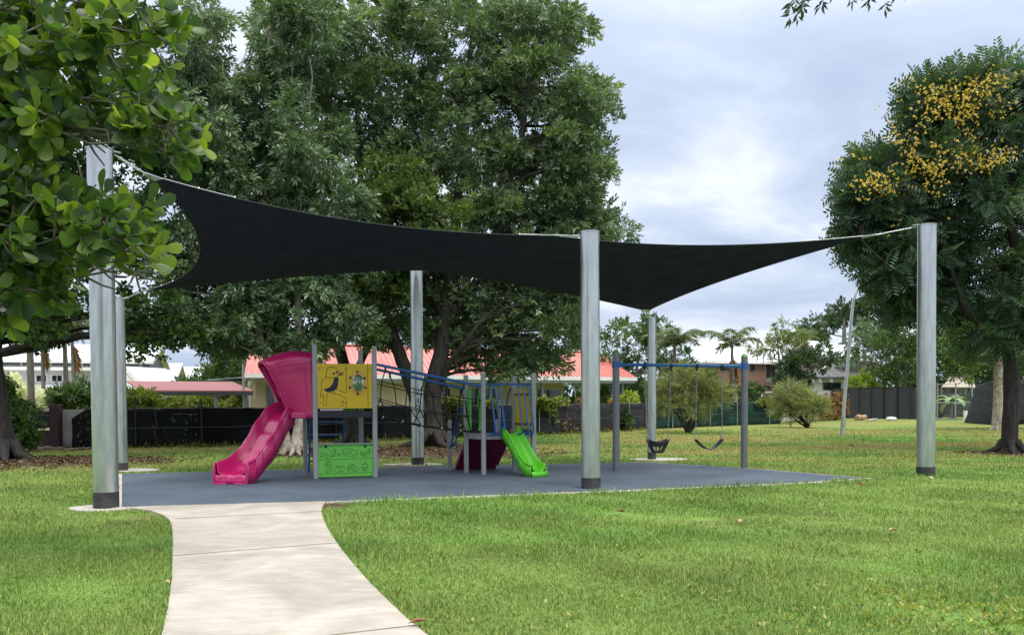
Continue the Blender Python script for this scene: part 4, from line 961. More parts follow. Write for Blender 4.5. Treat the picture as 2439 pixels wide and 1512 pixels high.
# second cloth fence to the right of the char tree
polyfence('cloth_fence', 'dark cloth fence at the right edge behind the blackened tree trunk', [(2370, 1012), (2440, 1010), (2560, 1008)], 2.5, 'cloth2', [2400, 2470], 'wire', rise=.1)

# ------------------------------------------------------------------ houses
def rp(px, py, o, n):
    d = ray(px, py); e = Vector((0, 0, EYE)); return e + d * ((Vector(o) - e).dot(Vector(n)) / d.dot(Vector(n)))
def wrect(px0, py0, px1, py1, o, u_, depth, out):
    n = Vector((u_.y, -u_.x, 0)); a = rp(px0, py0, o, n); b = rp(px1, py1, o, n); s0 = (a - Vector(o)).dot(u_); s1 = (b - Vector(o)).dot(u_)
    return min(s0, s1), max(s0, s1), min(a.z, b.z), max(a.z, b.z)
def wbox(par, name, mat, rect, o, u_, v_, b0, b1, grow=0):
    s0, s1, z0_, z1_ = rect; return MB().obox((o[0], o[1], 0), u_, v_, s0 - grow, s1 + grow, b0, b1, z0_ - grow, z1_ + grow).build(name, M[mat], par)
def window(par, px0, py0, px1, py1, o, u_, v_, mull=1, fmat='white', g='glass'):
    r = wrect(px0, py0, px1, py1, o, u_, 0, 0); fr = wbox(par, 'window', fmat, r, o, u_, v_, -.04, .01, .06)
    s0, s1, z0_, z1_ = r; mb = MB()
    for k in range(mull): w_ = (s1 - s0) / mull; mb.obox((o[0], o[1], 0), u_, v_, s0 + w_ * k + .02, s0 + w_ * (k + 1) - .02, -.05, -.02, z0_, z1_)
    mb.build('pane', M[g], fr); return fr
# red roofed house
e0 = G(584.5, 889, 2.8); e1 = G(1512.6, 898.5, 2.8); u_ = (e1 - e0); L = u_.length; u_.normalize(); v_ = Vector((-u_.y, u_.x, 0))
rh = E('red_roof_house', (e0.x, e0.y, 0), 'low cream house with long red metal roof behind the play structure', 'house')
r0 = e0 + u_ * 1.4 + v_ * 3.6; r1 = e1 + v_ * 3.6 - u_ * .1; r0.z = r1.z = 4.42
k0 = e0 + v_ * 7.4 + u_ * 3.4; k1 = e1 + v_ * 7.4; 
def slab(q, th=.05):
    return MB().hexa([Vector(p) - Vector((0, 0, th)) for p in q] + [Vector(p) for p in q])
rf = slab([e0, e1, r1, r0]).build('roof', M['redroof'], rh); rf2 = slab([r0, r1, k1, k0]).build('roof', M['redroof'], rh)
mb = MB()
nr = int(L / .30)
for k in range(nr + 1):
    s = k / nr; a = e0.lerp(e1, s); b = r0.lerp(r1, s); mb.beam(a + Vector((0, 0, .015)), b + Vector((0, 0, .015)), .07, .035)
mb.build('roof_rib', M['redroof_rib'], rf)
MB().beam(r0 + Vector((0, 0, .03)), r1 + Vector((0, 0, .03)), .3, .06).build('ridge_cap', M['redroof'], rf)
MB().obox((e0.x, e0.y, 0), u_, v_, -.05, L + .05, -.12, .0, 2.60, 2.80).build('gutter', M['white'], rh)
MB().obox((e0.x, e0.y, 0), u_, v_, 0, L, .02, .1, 2.45, 2.62).build('fascia', M['grey_alu'], rh)
MB().add([r1 + u_ * .02, e1 + u_ * .02 , k1 + u_ * .02], [(0, 1, 2)]).build('gable_end', M['cream'], rh)
fw = (e0.x + v_.x * .75, e0.y + v_.y * .75, 0); bw = (e0.x + v_.x * 2.6, e0.y + v_.y * 2.6, 0)
SPL = 9.0
MB().obox(fw, u_, v_, .7, SPL, 0, 6.0, 0, 2.62).build('wall', M['cream'], rh)
MB().obox(bw, u_, v_, SPL, L - 3.4, 0, 4.2, 0, 2.66).build('wall', M['cream'], rh)
MB().obox((e0.x, e0.y, 0), u_, v_, .2, L - .1, .1, 7.2, 2.63, 2.655).build('ceiling', M['whitewall'], rh)
window(rh, 637, 920, 676, 984, fw, u_, v_, 1, 'dkpost'); 
for (a, b, c, d) in ((1118, 925, 1181, 975), (1278, 927, 1336, 960), (1052, 925, 1072, 950), (930, 925, 962, 972)): window(rh, a, b, c, d, bw, u_, v_, 2, 'whitewall')
for px in (1168, 1237, 1291, 1415, 1458, 1482): 
    r = wrect(px - 2.6, 900, px + 2.6, 1030, (e0.x + v_.x * .25, e0.y + v_.y * .25, 0), u_, 0, 0); MB().obox((e0.x, e0.y, 0), u_, v_, r[0], r[1], .2, .32, 0, 2.6).build('verandah_post', M['dkpost'], rh)
for px in (602, 1478):
    r = wrect(px - 2, 900, px + 2, 1030, tuple(e0), u_, 0, 0); s = (r[0] + r[1]) / 2; q = e0 + u_ * s
    MB().tube([Z(q, 2.62), Z(q + v_ * .1, 2.45), Z(q + v_ * .45, 2.25), Z(q + v_ * .45, 0)], .055, 8).build('downpipe', M['white'], rh)
r = wrect(590, 896, 601, 915, fw, u_, 0, 0); wbox(rh, 'air_conditioner', 'whitewall', (r[0], r[1], r[2], r[3]), fw, u_, v_, -.3, 0)
q = rp(1195, 905, bw, Vector((u_.y, -u_.x, 0))); 
for px in (1182, 1300):
    q = P(px, 905, e0.y + 12.5 * (px / 1300) + 2); q = Z(q, 2.5); f = MB(); f.sphere(q - Vector((0, 0, .15)), .12, 8, 5)
    for k in range(3): a = 2.1 * k; f.beam(q - Vector((0, 0, .17)), q + Vector((.6 * math.cos(a), .6 * math.sin(a), -.17)), .12, .015)
    f.build('ceiling_fan', M['whitewall'], rh)
# antenna pole next to the house
q = P(580, 935, 41.5); setp(MB().tube([(q.x, q.y, 0), (q.x, q.y, 3.6)], .05, 8).beam((q.x - .35, q.y, 3.9), (q.x + .9, q.y, 3.3), .03, .03).beam((q.x, q.y, 3.5), (q.x, q.y, 3.8), .05, .05).build('antenna_mast', M['grey_alu'], None, origin=(q.x, q.y, 0)), 'grey metal antenna mast at the left corner of the red roofed house', 'mast')
# carport
c0 = G(335, 931, 2.1); c0 = P(335, 930.5, 38.5); c1 = P(602, 931.5, 41.5); zf = c0.z
cp = E('carport', (c0.x, c0.y, 0), 'open carport with faded red corrugated roof beside the cream house', 'carport'); u2_ = (c1 - c0); L2_ = u2_.length; u2_.normalize(); v2_ = Vector((-u2_.y, u2_.x, 0))
zb = zf + .36; d0 = c0 + v2_ * 3.8 + u2_ * .6; d1 = c1 + v2_ * 3.8 + u2_ * .6; d0.z = d1.z = P(400, 908, d0.y).z
rf = slab([c0, c1, d1, d0], .03).build('roof', pmat('faded_red_roof', (.42, .17, .16), .6, 0, scale=1, col2=(.52, .24, .22)), cp)
mb = MB(); nr = 62
for k in range(nr + 1): s = k / nr; mb.beam(c0.lerp(c1, s) + Vector((0, 0, .01)), d0.lerp(d1, s) + Vector((0, 0, .01)), .08, .04)
mb.build('roof_rib', pmat('faded_red_rib', (.26, .09, .085), .6), rf)
MB().obox((c0.x, c0.y, 0), u2_, v2_, 0, L2_, -.02, .1, zf - .19, zf - .03).build('fascia_beam', M['charcoal'], cp)
for px in (382, 517, 586):
    s = wrect(px - 1, 940, px + 1, 960, tuple(c0), u2_, 0, 0); s = (s[0] + s[1]) / 2
    MB().obox((c0.x, c0.y, 0), u2_, v2_, s - .07, s + .07, .05, .18, 0, zf - .19).build('carport_post', M['dkpost'], cp)
# green sail-like awning behind the carport
a, b, c = P(450, 907, 47), P(600, 900, 49), P(600, 904, 45)
setp(MB().add([a, b, c, a - Vector((0, 0, .05)), b - Vector((0, 0, .05)), c - Vector((0, 0, .05))], [(0, 1, 2), (5, 4, 3), (0, 3, 4, 1), (1, 4, 5, 2), (2, 5, 3, 0)]).tube([(c.x, c.y, 0), (c.x, c.y, c.z)], .05, 8).tube([(a.x, a.y, 0), (a.x, a.y, a.z)], .05, 8).build('shade_awning', M['clothg'], None, origin=(b.x, b.y, 0)), 'dark green shade awning stretched just above the carport roof', 'awning')

def gable(name, label, E0, R0, B0, dv, L, wmat, gmat, rmat, over=.5, cat='house', off=0):
    dv = Vector((dv.x, dv.y, 0)).normalized(); o = E(name, (E0.x, E0.y, 0), label, cat)
    far = [p + dv * L for p in (E0, R0, B0)]
    slab([E0, far[0], far[1], R0], .12).build('roof', M[rmat], o); slab([R0, far[1], far[2], B0], .12).build('roof', M[rmat], o)
    w = (B0 - E0); w.z = 0; wl_ = w.length; w.normalize()
    i0 = E0 + w * over + dv * over; i1 = B0 - w * over + dv * over; f0 = i0 + dv * (L - 2 * over); f1 = i1 + dv * (L - 2 * over); ze = min(E0.z, B0.z) - .1
    MB().hexa([Z(i0, 0), Z(f0, 0), Z(f1, 0), Z(i1, 0), Z(i0, ze), Z(f0, ze), Z(f1, ze), Z(i1, ze)]).build('wall', M[wmat], o)
    gi = R0 + dv * over
    MB().hexa([Z(i0, 0) - dv * .05, Z(i1, 0) - dv * .05, Z(i1, 0), Z(i0, 0), Z(i0, ze) - dv * .05, Z(i1, ze) - dv * .05, Z(i1, ze), Z(i0, ze)]).add([Z(i0, ze) - dv * .05, Z(i1, ze) - dv * .05, Z(gi, R0.z - .2) - dv * .05, Z(i0, ze), Z(i1, ze), Z(gi, R0.z - .2)], [(0, 1, 2), (5, 4, 3), (0, 3, 4, 1), (1, 4, 5, 2), (2, 5, 3, 0)]).build('gable_wall', M[gmat], o)
    MB().beam(E0 - Vector((0, 0, .1)), R0 - Vector((0, 0, .1)), .06, .26).beam(R0 - Vector((0, 0, .1)), B0 - Vector((0, 0, .1)), .06, .26).build('barge_board', M['white'], o)
    MB().beam(E0 - Vector((0, 0, .12)), far[0] - Vector((0, 0, .12)), .14, .18).build('gutter', M['white'], o)
    return o, i0, dv, w
E0 = G(363, 859.5, 4.4); dv = G(-60, 854, 4.4) - E0
R0 = P(386, 824, 74); B0 = P(405, 877, 82)
wh, wi, wd, ww = gable('white_house', 'long two storey white house with white roof behind the left fence', E0, R0, B0, dv, 34, 'whitewall', 'bluebrick', 'paleroof')
wu = -wd; wv = Vector((-wu.y, wu.x, 0)); wo = (wi.x, wi.y, 0)
def wr(a, b, c, d): return wrect(a, b, c, d, wo, wu, 0, 0)
wbox(wh, 'clerestory_band', 'dkpost', wr(-60, 858, 330, 872), wo, wu, wv, -.03, 0)
for px in (50, 120, 195, 255): wbox(wh, 'clerestory_post', 'white', wr(px - 2, 858, px + 3, 873), wo, wu, wv, -.06, -.03)
wbox(wh, 'balcony_fascia', 'white', wr(-60, 873, 325, 884), wo, wu, wv, -.9, 0)
for (a, b) in ((86, 111), (123, 148), (10, 30)): window(wh, a, 894, b, 908, wo, wu, wv, 2)
wbox(wh, 'lower_roof', 'paleroof', wr(-60, 917, 165, 932), wo, wu, wv, -2.2, 0)
wbox(wh, 'brick_pier', 'bluebrick', wr(341, 862, 356, 930), wo, wu, wv, -.12, .0)
window(wh, 320, 893, 332, 925, wo, wu, wv, 1)
# porch gable in front of it
q = rp(300, 873, wo, Vector((wu.y, -wu.x, 0))) ; pk = P(296, 872, wi.y - 5); pr0 = P(338, 921, wi.y - 4.2); pl0 = P(250, 921, wi.y - 7)
po = gable('porch', 'small white gabled porch roof in front of the long white house', pr0, pk, pl0, Vector((.2, 1, 0)), 5, 'whitewall', 'whitewall', 'paleroof', over=.3, cat='porch')
R1 = P(434, 865, 96)
gable('small_house', 'small blue grey house with white gable roof right of the long white house', P(422, 897, 90), R1, P(445.5, 906, 102), Vector((-1, -.15, 0)), 7, 'bluebrick', 'bluebrick', 'paleroof')
gable('far_house', 'furthest white roofed house, partly behind bushes beyond the small gabled house', P(482, 903, 104), P(486, 873, 112), P(500, 908, 122), Vector((-1, -.08, 0)), 5, 'whitewall', 'whitewall', 'paleroof')
# brick two storey house behind the palms
E0 = G(1861, 862, 5.0); El = G(1640, 859, 5.0); rdg = P(1861, 827, E0.y + 5); bk = P(1866, 861, E0.y + 11)
bh, bi, bd_, bw_ = gable('brick_house', 'two storey brown brick house with pale roof behind the thin palm', E0, rdg, bk, El - E0, (El - E0).length, 'brownbrick', 'brownbrick', 'paleroof')
bu = -bd_; bv = Vector((-bu.y, bu.x, 0)); bo = (bi.x, bi.y, 0)
window(bh, 1718, 866, 1738, 883, bo, bu, bv, 2, 'grey_alu'); window(bh, 1823, 868, 1846, 899, bo, bu, bv, 2, 'grey_alu'); window(bh, 1785, 866, 1797, 884, bo, bu, bv, 1, 'grey_alu')
wbox(bh, 'louvre_panel', 'grey_alu', wrect(1822, 901, 1847, 912, bo, bu, 0, 0), bo, bu, bv, -.05, 0)
wbox(bh, 'window_sill', 'brownbrick', wrect(1820, 915, 1850, 919, bo, bu, 0, 0), bo, bu, bv, -.2, 0)
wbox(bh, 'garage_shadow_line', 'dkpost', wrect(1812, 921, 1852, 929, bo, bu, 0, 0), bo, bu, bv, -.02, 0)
q = P(1812, 932, E0.y - 6); q2 = P(1852, 931, E0.y - 6)
aw = E('patio_cover', (q.x, q.y, 0), 'low white patio roof in front of the brown brick house', 'patio roof')
MB().box(q.x, q.y, q.z - .12, q2.x, q.y + 4, q.z).build('roof', M['paleroof'], aw)
for x in (q.x + .1, q2.x - .1): MB().box(x - .05, q.y + .1, 0, x + .05, q.y + .2, q.z - .12).build('patio_post', M['white'], aw)
# gabled pale roof behind trees
gable('gabled_house', 'brown gabled house with pale roof showing above dark trees', P(1962, 848, 78), P(1919, 809.5, 84), P(1878, 843, 90), P(2060, 800, 96) - P(1919, 809.5, 84), 14, 'brownbrick', 'brownbrick', 'paleroof')
# white house with dark tiled hip roof
h0 = P(1924, 898.5, 74); h1 = P(2062, 898, 74); pk0 = P(1987, 862, 79); pk1 = P(2040, 862, 79); hb0 = Vector((h0.x, 84, h0.z)); hb1 = Vector((h1.x, 84, h1.z)); pk0.z = pk1.z
th = E('tiled_house', (h0.x, h0.y, 0), 'white rendered house with dark tiled roof edged in white', 'house')
mb = MB(); mb.add([h0, h1, pk1, pk0, hb0, hb1], [(0, 1, 2, 3), (4, 0, 3), (1, 5, 2), (5, 4, 3, 2), (0, 4, 5, 1)]); mb.build('roof', M['tileroof'], th)
MB().beam(h0, pk0, .22, .16).beam(pk0, pk1, .22, .16).build('ridge_cap', M['white'], th)
MB().beam(h0, h1, .12, .12).build('gutter', M['dkpost'], th)
x0 = P(1935, 910, 74.6).x; x1 = h1.x - .4; MB().box(x0, 74.6, 0, x1, 83.4, h0.z - .1).build('wall', M['white'], th)
window(th, 1960, 912, 2001, 927, (x0, 74.6, 0), Vector((1, 0, 0)), Vector((0, 1, 0)), 2, 'dkpost')
for px in (1934, 1952, 1979): q = P(px, 902, 74.2); MB().box(q.x - .1, 74.1, q.z - .25, q.x + .1, 74.6, q.z + .05).build('rafter_end', M['white'], th)
# beige awning roof on the right
a, b, c, d = P(2242, 920, 70), P(2322, 921, 70), P(2316, 884, 76), P(2276, 886, 76)
o = E('garden_shed', (a.x, a.y, 0), 'open shed with beige corrugated roof behind mesh gate', 'shed')
slab([a, b, c, d], .06).build('roof', pmat('beige_roof', (.55, .47, .38), .6), o)
for q in (a, b): MB().box(q.x - .06, q.y, 0, q.x + .06, q.y + .12, q.z - .05).build('shed_post', M['wood'], o)
MB().box(a.x, 76.2, 0, b.x, 76.4, 3.2).build('back_wall', M['black'], o)

# ------------------------------------------------------------------ leaning light pole
b = G(2005, 1037); lp = E('light_pole', tuple(b), 'leaning galvanised street light pole with curved arm beyond the playground', 'light pole')
pts = [b] + [P(x, y, b.y) for x, y in ((2010, 960), (2019, 860), (2026, 770), (2031, 722), (2038, 698), (2050, 676), (2070, 652), (2094, 632))]
cc = cat_curve(pts, 5); nn2 = len(cc); MB().tube(cc, [.085 * (1 - .55 * min(1, (k / nn2) ** .8)) for k in range(nn2)], 12).build('pole_shaft', M['galv'], lp)
e_ = cc[-1]; MB().beam(e_ - Vector((.1, 0, .03)), e_ + Vector((.55, 0, .14)), .22, .12).build('lamp_head', M['grey_alu'], lp, bevel=.03)
q = P(2009.5, 1000, b.y - .1); MB().beam(q - Vector((0, 0, .3)), q + Vector((0, 0, .25)), .12, .06).build('access_cover', M['grey_alu'], lp)

# ------------------------------------------------------------------ things at the fence on the right
t0 = P(2238, 985, 66); t1 = P(2312, 985, 66)
tr = E('box_trailer', (t0.x, t0.y, 0), 'dark box trailer parked behind the mesh gate', 'trailer')
MB().box(t0.x, 66, .55, t1.x, 68.2, 1.05).build('tray', M['black'], tr, bevel=.03); MB().box(t0.x + .3, 65.95, 1.05, t1.x - .5, 66.0, 1.12).build('tray_rail', M['grey_alu'], tr)
MB().box(t0.x + .7, 66.4, 1.05, t1.x - .5, 68, 1.75).build('load_cover', M['navy'], tr, bevel=.15)
for x in (t0.x + .9,): 
    for y in (65.98, 68.1): MB().tube([(x, y - .1, .33), (x, y + .1, .33)], .33, 20).build('wheel', M['black'], tr)
q = P(2299, 1000, 60.5); setp(MB().tube([(q.x, q.y, 0), (q.x, q.y, .62)], .12, 14).tube([(q.x, q.y, .62), (q.x, q.y, .66)], .14, 14).build('white_tub', M['white'], None, origin=(q.x, q.y, 0)), 'white upright plastic tub at the foot of the mesh gate', 'tub')
def rockobj(name, px, py, sx, sy, sz, m, lab, cat, seed, rot=0):
    random.seed(seed); q = G(px, py); mb = MB(); mb.sphere((q.x, q.y, sz * .55), (sx, sy, sz), 12, 8, jit=.18); return setp(mb.build(name, M[m], None, origin=tuple(q)), lab, cat)
q = G(2050, 1000)
def logobj(a, b, r, m, lab, n='log'):
    rr = random.Random(int(a.x * 100)); pts = [a.lerp(b, k / 6) + Vector((0, 0, r * .9 + rr.uniform(-.3, .3) * r)) for k in range(7)]
    return setp(MB().tube(pts, [r * (1.0 - .25 * abs(k - 2) / 4) for k in range(7)], 9, jit=.12).build(n, M[m], None, origin=tuple(a)), lab, 'log')
M['tanwood'] = pmat('tan_dead_wood', (.34, .22, .13), .8, 0, var=.25, scale=4, bump=.5, bscale=12)
logobj(G(2040, 1001), G(2060, 999.5), .2, 'tanwood', 'fat tan log lying in front of charcoal fence')
logobj(G(2066, 1003), G(2088, 1000), .07, 'fibro', 'thin pale log on the grass just right of the fat tan log')
rockobj('rock', 2122, 1001, .36, .25, .16, 'whitewall', 'white rounded rock at the foot of charcoal fence', 'rock', 3)
rockobj('rock', 2348, 1002, .3, .3, .4, 'tanwood', 'reddish rock beside the slanting grey cloth screen', 'rock', 4)
for k, (x0, y0, x1, y1, r, lab) in enumerate(((84, 1064, 140, 1058, .12, 'long weathered log on top of the left debris heap'), (90, 1070, 150, 1074, .07, 'thin branch lying lowest in the debris heap at left'), (150, 1076, 215, 1070, .05, 'slender stick lying right of the debris heap'), (80, 1058, 125, 1066, .16, 'thick crooked log buried in the left debris heap'))):
    logobj(G(x0, y0), G(x1, y1), r, 'wood', lab)
# ------------------------------------------------------------------ foliage machinery
def np_mesh(name, V, F, mat, parent, tint, origin=None, smooth=False):
    k = F.shape[1]; og = ORG[parent.name] if parent is not None else (Vector(origin) if origin is not None else Vector((0, 0, 0)))
    V = V - np.array([og.x, og.y, og.z])
    me = bpy.data.meshes.new(name); me.vertices.add(len(V)); me.vertices.foreach_set('co', V.astype(np.float32).ravel())
    me.loops.add(F.size); me.loops.foreach_set('vertex_index', F.astype(np.int32).ravel())
    me.polygons.add(len(F)); me.polygons.foreach_set('loop_start', np.arange(0, F.size, k, dtype=np.int32)); me.polygons.foreach_set('loop_total', np.full(len(F), k, dtype=np.int32))
    if smooth: me.polygons.foreach_set('use_smooth', np.ones(len(F), bool))
    at = me.attributes.new('tint', 'FLOAT', 'FACE'); at.data.foreach_set('value', tint.astype(np.float32))
    me.update(calc_edges=True)
    return link_mesh(name, me, mat, parent, origin)
def unit(a): return a / np.maximum(np.linalg.norm(a, axis=-1, keepdims=True), 1e-9)
def frames(Yd, up=None):
    n = len(Yd); Yd = unit(Yd); r = rng.normal(size=(n, 3)) if up is None else up
    X = unit(np.cross(Yd, r)); Zd = np.cross(X, Yd); return X, Yd, Zd
def kite(L, W_, fold=.12, droop=.1, at=.5):
    v = np.array([(0, 0, 0), (-W_ / 2, L * at, fold * W_), (W_ / 2, L * at, fold * W_), (0, L, -droop * L)]); f = np.array([(0, 2, 3), (0, 3, 1)]); return v, f
def compose(parts):
    V, F, T = [], [], []; b = 0
    for (v, f, M3, off, t) in parts:
        V.append(v @ M3.T + off); F.append(f + b); T.append(np.full(len(f), t)); b += len(v)
    return np.vstack(V), np.vstack(F), np.concatenate(T)
def rotm(yaw, pitch, roll=0):
    cy_, sy = math.cos(yaw), math.sin(yaw); cp_, sp_ = math.cos(pitch), math.sin(pitch); cr_, sr = math.cos(roll), math.sin(roll)
    Rz = np.array([[cy_, -sy, 0], [sy, cy_, 0], [0, 0, 1]]); Rx = np.array([[1, 0, 0], [0, cp_, -sp_], [0, sp_, cp_]]); Ry = np.array([[cr_, 0, sr], [0, 1, 0], [-sr, 0, cr_]])
    return Rz @ Rx @ Ry
def sprig(n, L, W_, seed, spread=1.0, twig=.16, at=.5, droop=.12):
    rr = np.random.default_rng(seed); parts = []
    for i in range(n):
        v, f = kite(L * rr.uniform(.8, 1.15), W_ * rr.uniform(.85, 1.1), .18, droop, at); y = twig * (i + 1) / n
        parts.append((v, f, rotm((1 if i % 2 else -1) * spread * rr.uniform(.5, 1.1) * (0 if i == n - 1 else 1), rr.uniform(-.45, .45), rr.uniform(-.7, .7)), np.array([0, y, 0]), rr.uniform(-.16, .16)))
    return compose(parts)
def frond_t(n, Lr, L, W_, seed):
    rr = np.random.default_rng(seed); parts = []
    for i in range(n):
        y = Lr * (i + .6) / n; zz = -.35 * Lr * (y / Lr) ** 2; s = math.sin(math.pi * (.15 + .8 * i / n))
        for sg in (-1, 1):
            v, f = kite(L * (.5 + .6 * s), W_, .1, .1, .55); parts.append((v, f, rotm(sg * 1.15, -.1 - .4 * y / Lr, sg * .15), np.array([0, y, zz]), rr.uniform(-.1, .1)))
    return compose(parts)
def obovate(L, W_, cup=.10):
    st = [(0, .0), (.18, .12), (.4, .30), (.62, .46), (.8, .50), (.92, .38), (1.0, .12)]
    V = []; 
    for y, w_ in st: z = -cup * L * y * y; V += [(-w_ * W_, y * L, z + .12 * w_ * W_), (0, y * L, z), (w_ * W_, y * L, z + .12 * w_ * W_)]
    F = []
    for i in range(len(st) - 1):
        a = 3 * i; F += [(a, a + 1, a + 4), (a, a + 4, a + 3), (a + 1, a + 2, a + 5), (a + 1, a + 5, a + 4)]
    return np.array(V), np.array(F)
def rosette(n, L, W_, seed):
    rr = np.random.default_rng(seed); parts = []
    for i in range(n):
        v, f = obovate(L * rr.uniform(.7, 1.15), W_ * rr.uniform(.85, 1.1), rr.uniform(.05, .3)); yaw = 2 * math.pi * i / n + rr.uniform(-.3, .3)
        # leaves radiate around the twig axis (Y)
        a = rr.uniform(.75, 1.35); M1 = rotm(0, 0, yaw) @ rotm(0, a, 0); parts.append((v, f, M1, np.array([0, -.03 + rr.uniform(-.05, .03), 0]), rr.uniform(-.28, .28)))
    return compose(parts)
def scatter(name, tmpls, pos, Yd, scale, tint, mat, parent, up=None, origin=None, smooth=False):
    X, Yn, Zn = frames(Yd, up); Vs, Fs, Ts = [], [], []; b = 0; which = rng.integers(0, len(tmpls), len(pos))
    for k, (tv, tf, tt) in enumerate(tmpls):
        m = which == k; p = pos[m]; s = scale[m][:, None, None]
        if not len(p): continue
        V = p[:, None, :] + s * (tv[None, :, 0:1] * X[m][:, None, :] + tv[None, :, 1:2] * Yn[m][:, None, :] + tv[None, :, 2:3] * Zn[m][:, None, :])
        F = tf[None] + (np.arange(len(p)) * len(tv))[:, None, None] + b; b += len(p) * len(tv)
        Vs.append(V.reshape(-1, 3)); Fs.append(F.reshape(-1, 3)); Ts.append((tint[m][:, None] + tt[None]).ravel())
    return np_mesh(name, np.vstack(Vs), np.vstack(Fs), mat, parent, np.clip(np.concatenate(Ts), 0, 1), origin, smooth)
def sample_lobes(lobes, nsub, per, rs, flat=.8, fill=.45):
    """lobes: (centre, radius). sub-clumps on the lobe's shell, sprigs packed round each"""
    PP, OO, TT, SC = [], [], [], []
    for c, r in lobes:
        c = np.array(c); k = max(3, int(nsub * r * r)); d = unit(rng.normal(size=(k, 3))); rad = r * (fill + (1 - fill) * rng.random(k) ** .6)
        cs = c + d * rad[:, None] * np.array([1, 1, flat]); ts = rng.normal(.46, .12, k)
        SC.append(cs)
        n = per; s = rs * rng.uniform(.55, 1.25, k)
        off = unit(rng.normal(size=(k, n, 3))) * (rng.random((k, n, 1)) ** .5) * s[:, None, None] * np.array([1, 1, .72])
        p = cs[:, None, :] + off; o = off / s[:, None, None] * .9 + (p - c) / r * .7 + np.array([0, 0, .15]) + rng.normal(size=(k, n, 3)) * .35
        PP.append(p.reshape(-1, 3)); OO.append(o.reshape(-1, 3)); TT.append((ts[:, None] + rng.normal(0, .13, (k, n))).ravel())
    return np.vstack(PP), np.vstack(OO), np.concatenate(TT), np.vstack(SC)
def lobes_px(lst, Y0, spread=(0,), jit=.35, seed=1):
    rr = random.Random(seed); out = []
    for x, y, r in lst:
        for dy in spread:
            Y = Y0 + dy + rr.uniform(-.5, .5); R_ = r * Y / FPX; j = R_ * jit if dy != spread[0] else 0
            c = P(x, y, Y); out.append((Vector((c.x + rr.uniform(-j, j), c.y, max(.5, c.z + rr.uniform(-j, j) * .6))), R_ * rr.uniform(.9, 1.05)))
    return out
def limb(mb, a, b, r0, r1, wob=.12, n=7, seg=8, sag=0.0):
    a = Vector(a); b = Vector(b); L = (b - a).length; rr = random
    pts = []
    for i in range(n + 1):
        t = i / n; p = a.lerp(b, t); k = math.sin(math.pi * t) * wob * L
        pts.append(p + Vector((rr.uniform(-1, 1), rr.uniform(-1, 1), rr.uniform(-.6, .6))) * k * .45 + Vector((0, 0, L * sag * math.sin(math.pi * t))))
    mb.tube(cat_curve(pts, 2), [r0 + (r1 - r0) * (k / (2 * n)) for k in range(2 * n + 1)], seg, jit=.05); return pts
def tree(name, label, base, trunks, lobes, barkm, leafm, tm, nsub, per, rs, flat=.8, droop=0.0, sc=(.8, 1.2), cat='tree', twigs=.5, group=None, up=None, fill=.45, flare=1.5, kids=None, extra=None):
    o = E(name, tuple(base), label, cat, group); random.seed(hash(label) % 1000 if False else sum(map(ord, label)))
    mb = MB(); tips = []
    for path, radii in trunks:
        path = [Vector(p) for p in path]; cc = cat_curve(path, 4); k = len(cc)
        rs_ = [radii[min(int(i / (k - 1) * (len(radii) - 1)), len(radii) - 2)] * (1 - (i / (k - 1) * (len(radii) - 1)) % 1) + radii[min(int(i / (k - 1) * (len(radii) - 1)) + 1, len(radii) - 1)] * ((i / (k - 1) * (len(radii) - 1)) % 1) if i < k - 1 else radii[-1] for i in range(k)]
        if path[0].z < .2: rs_[0] *= flare; rs_[1] *= 1 + (flare - 1) * .35
        mb.tube(cc, rs_, 12, jit=.07); tips += [(p, r_) for p, r_ in zip(cc[len(cc) // 3:], rs_[len(cc) // 3:])]
        if path[0].z < .2:
            for q in range(6):
                an = q * 1.05 + random.uniform(-.3, .3); rd = radii[0] * flare; e_ = path[0] + Vector((math.cos(an), math.sin(an), 0)) * rd * random.uniform(1.5, 2.3)
                mb.tube([path[0] + Vector((math.cos(an) * rd * .5, math.sin(an) * rd * .5, rd * .9)), path[0] + Vector((math.cos(an) * rd * .95, math.sin(an) * rd * .95, rd * .28)), e_ - Vector((0, 0, .04))], [rd * .34, rd * .26, rd * .08], 7, jit=.1)
    for c, r in lobes:
        cv = Vector(c); cand = [(p, r_) for p, r_ in tips if p.z < cv.z + .3] or tips
        p, r_ = min(cand, key=lambda q: (q[0] - cv).length + 1.5 * max(0, q[0].z - cv.z + .5))
        if random.random() < twigs * 1.6: limb(mb, p, cv, min(r_ * .55, .015 + .02 * r + .012 * (cv - p).length), .02, .10, sag=.04)
    P_, O_, T_, S_ = sample_lobes([(tuple(c), r) for c, r in lobes], nsub, per, rs, flat, fill)
    O_ = O_ + np.array([0, 0, -droop]); T_ = np.clip(T_, 0.02, .98)
    ix = rng.permutation(len(S_))[:int(len(S_) * twigs * .35)]
    cl = [(Vector(c), r) for c, r in lobes]
    for i in ix[:420]:
        s = Vector(S_[i]); c, r = min(cl, key=lambda q: (q[0] - s).length); limb(mb, c, s, .022, .007, .12, n=3, seg=5)
    mb.build('trunk', M[barkm], o)
    scatter('crown', tm, P_, O_, rng.uniform(sc[0], sc[1], len(P_)), T_, M[leafm], o, up=up)
    if extra: extra(o, lobes)
    return o

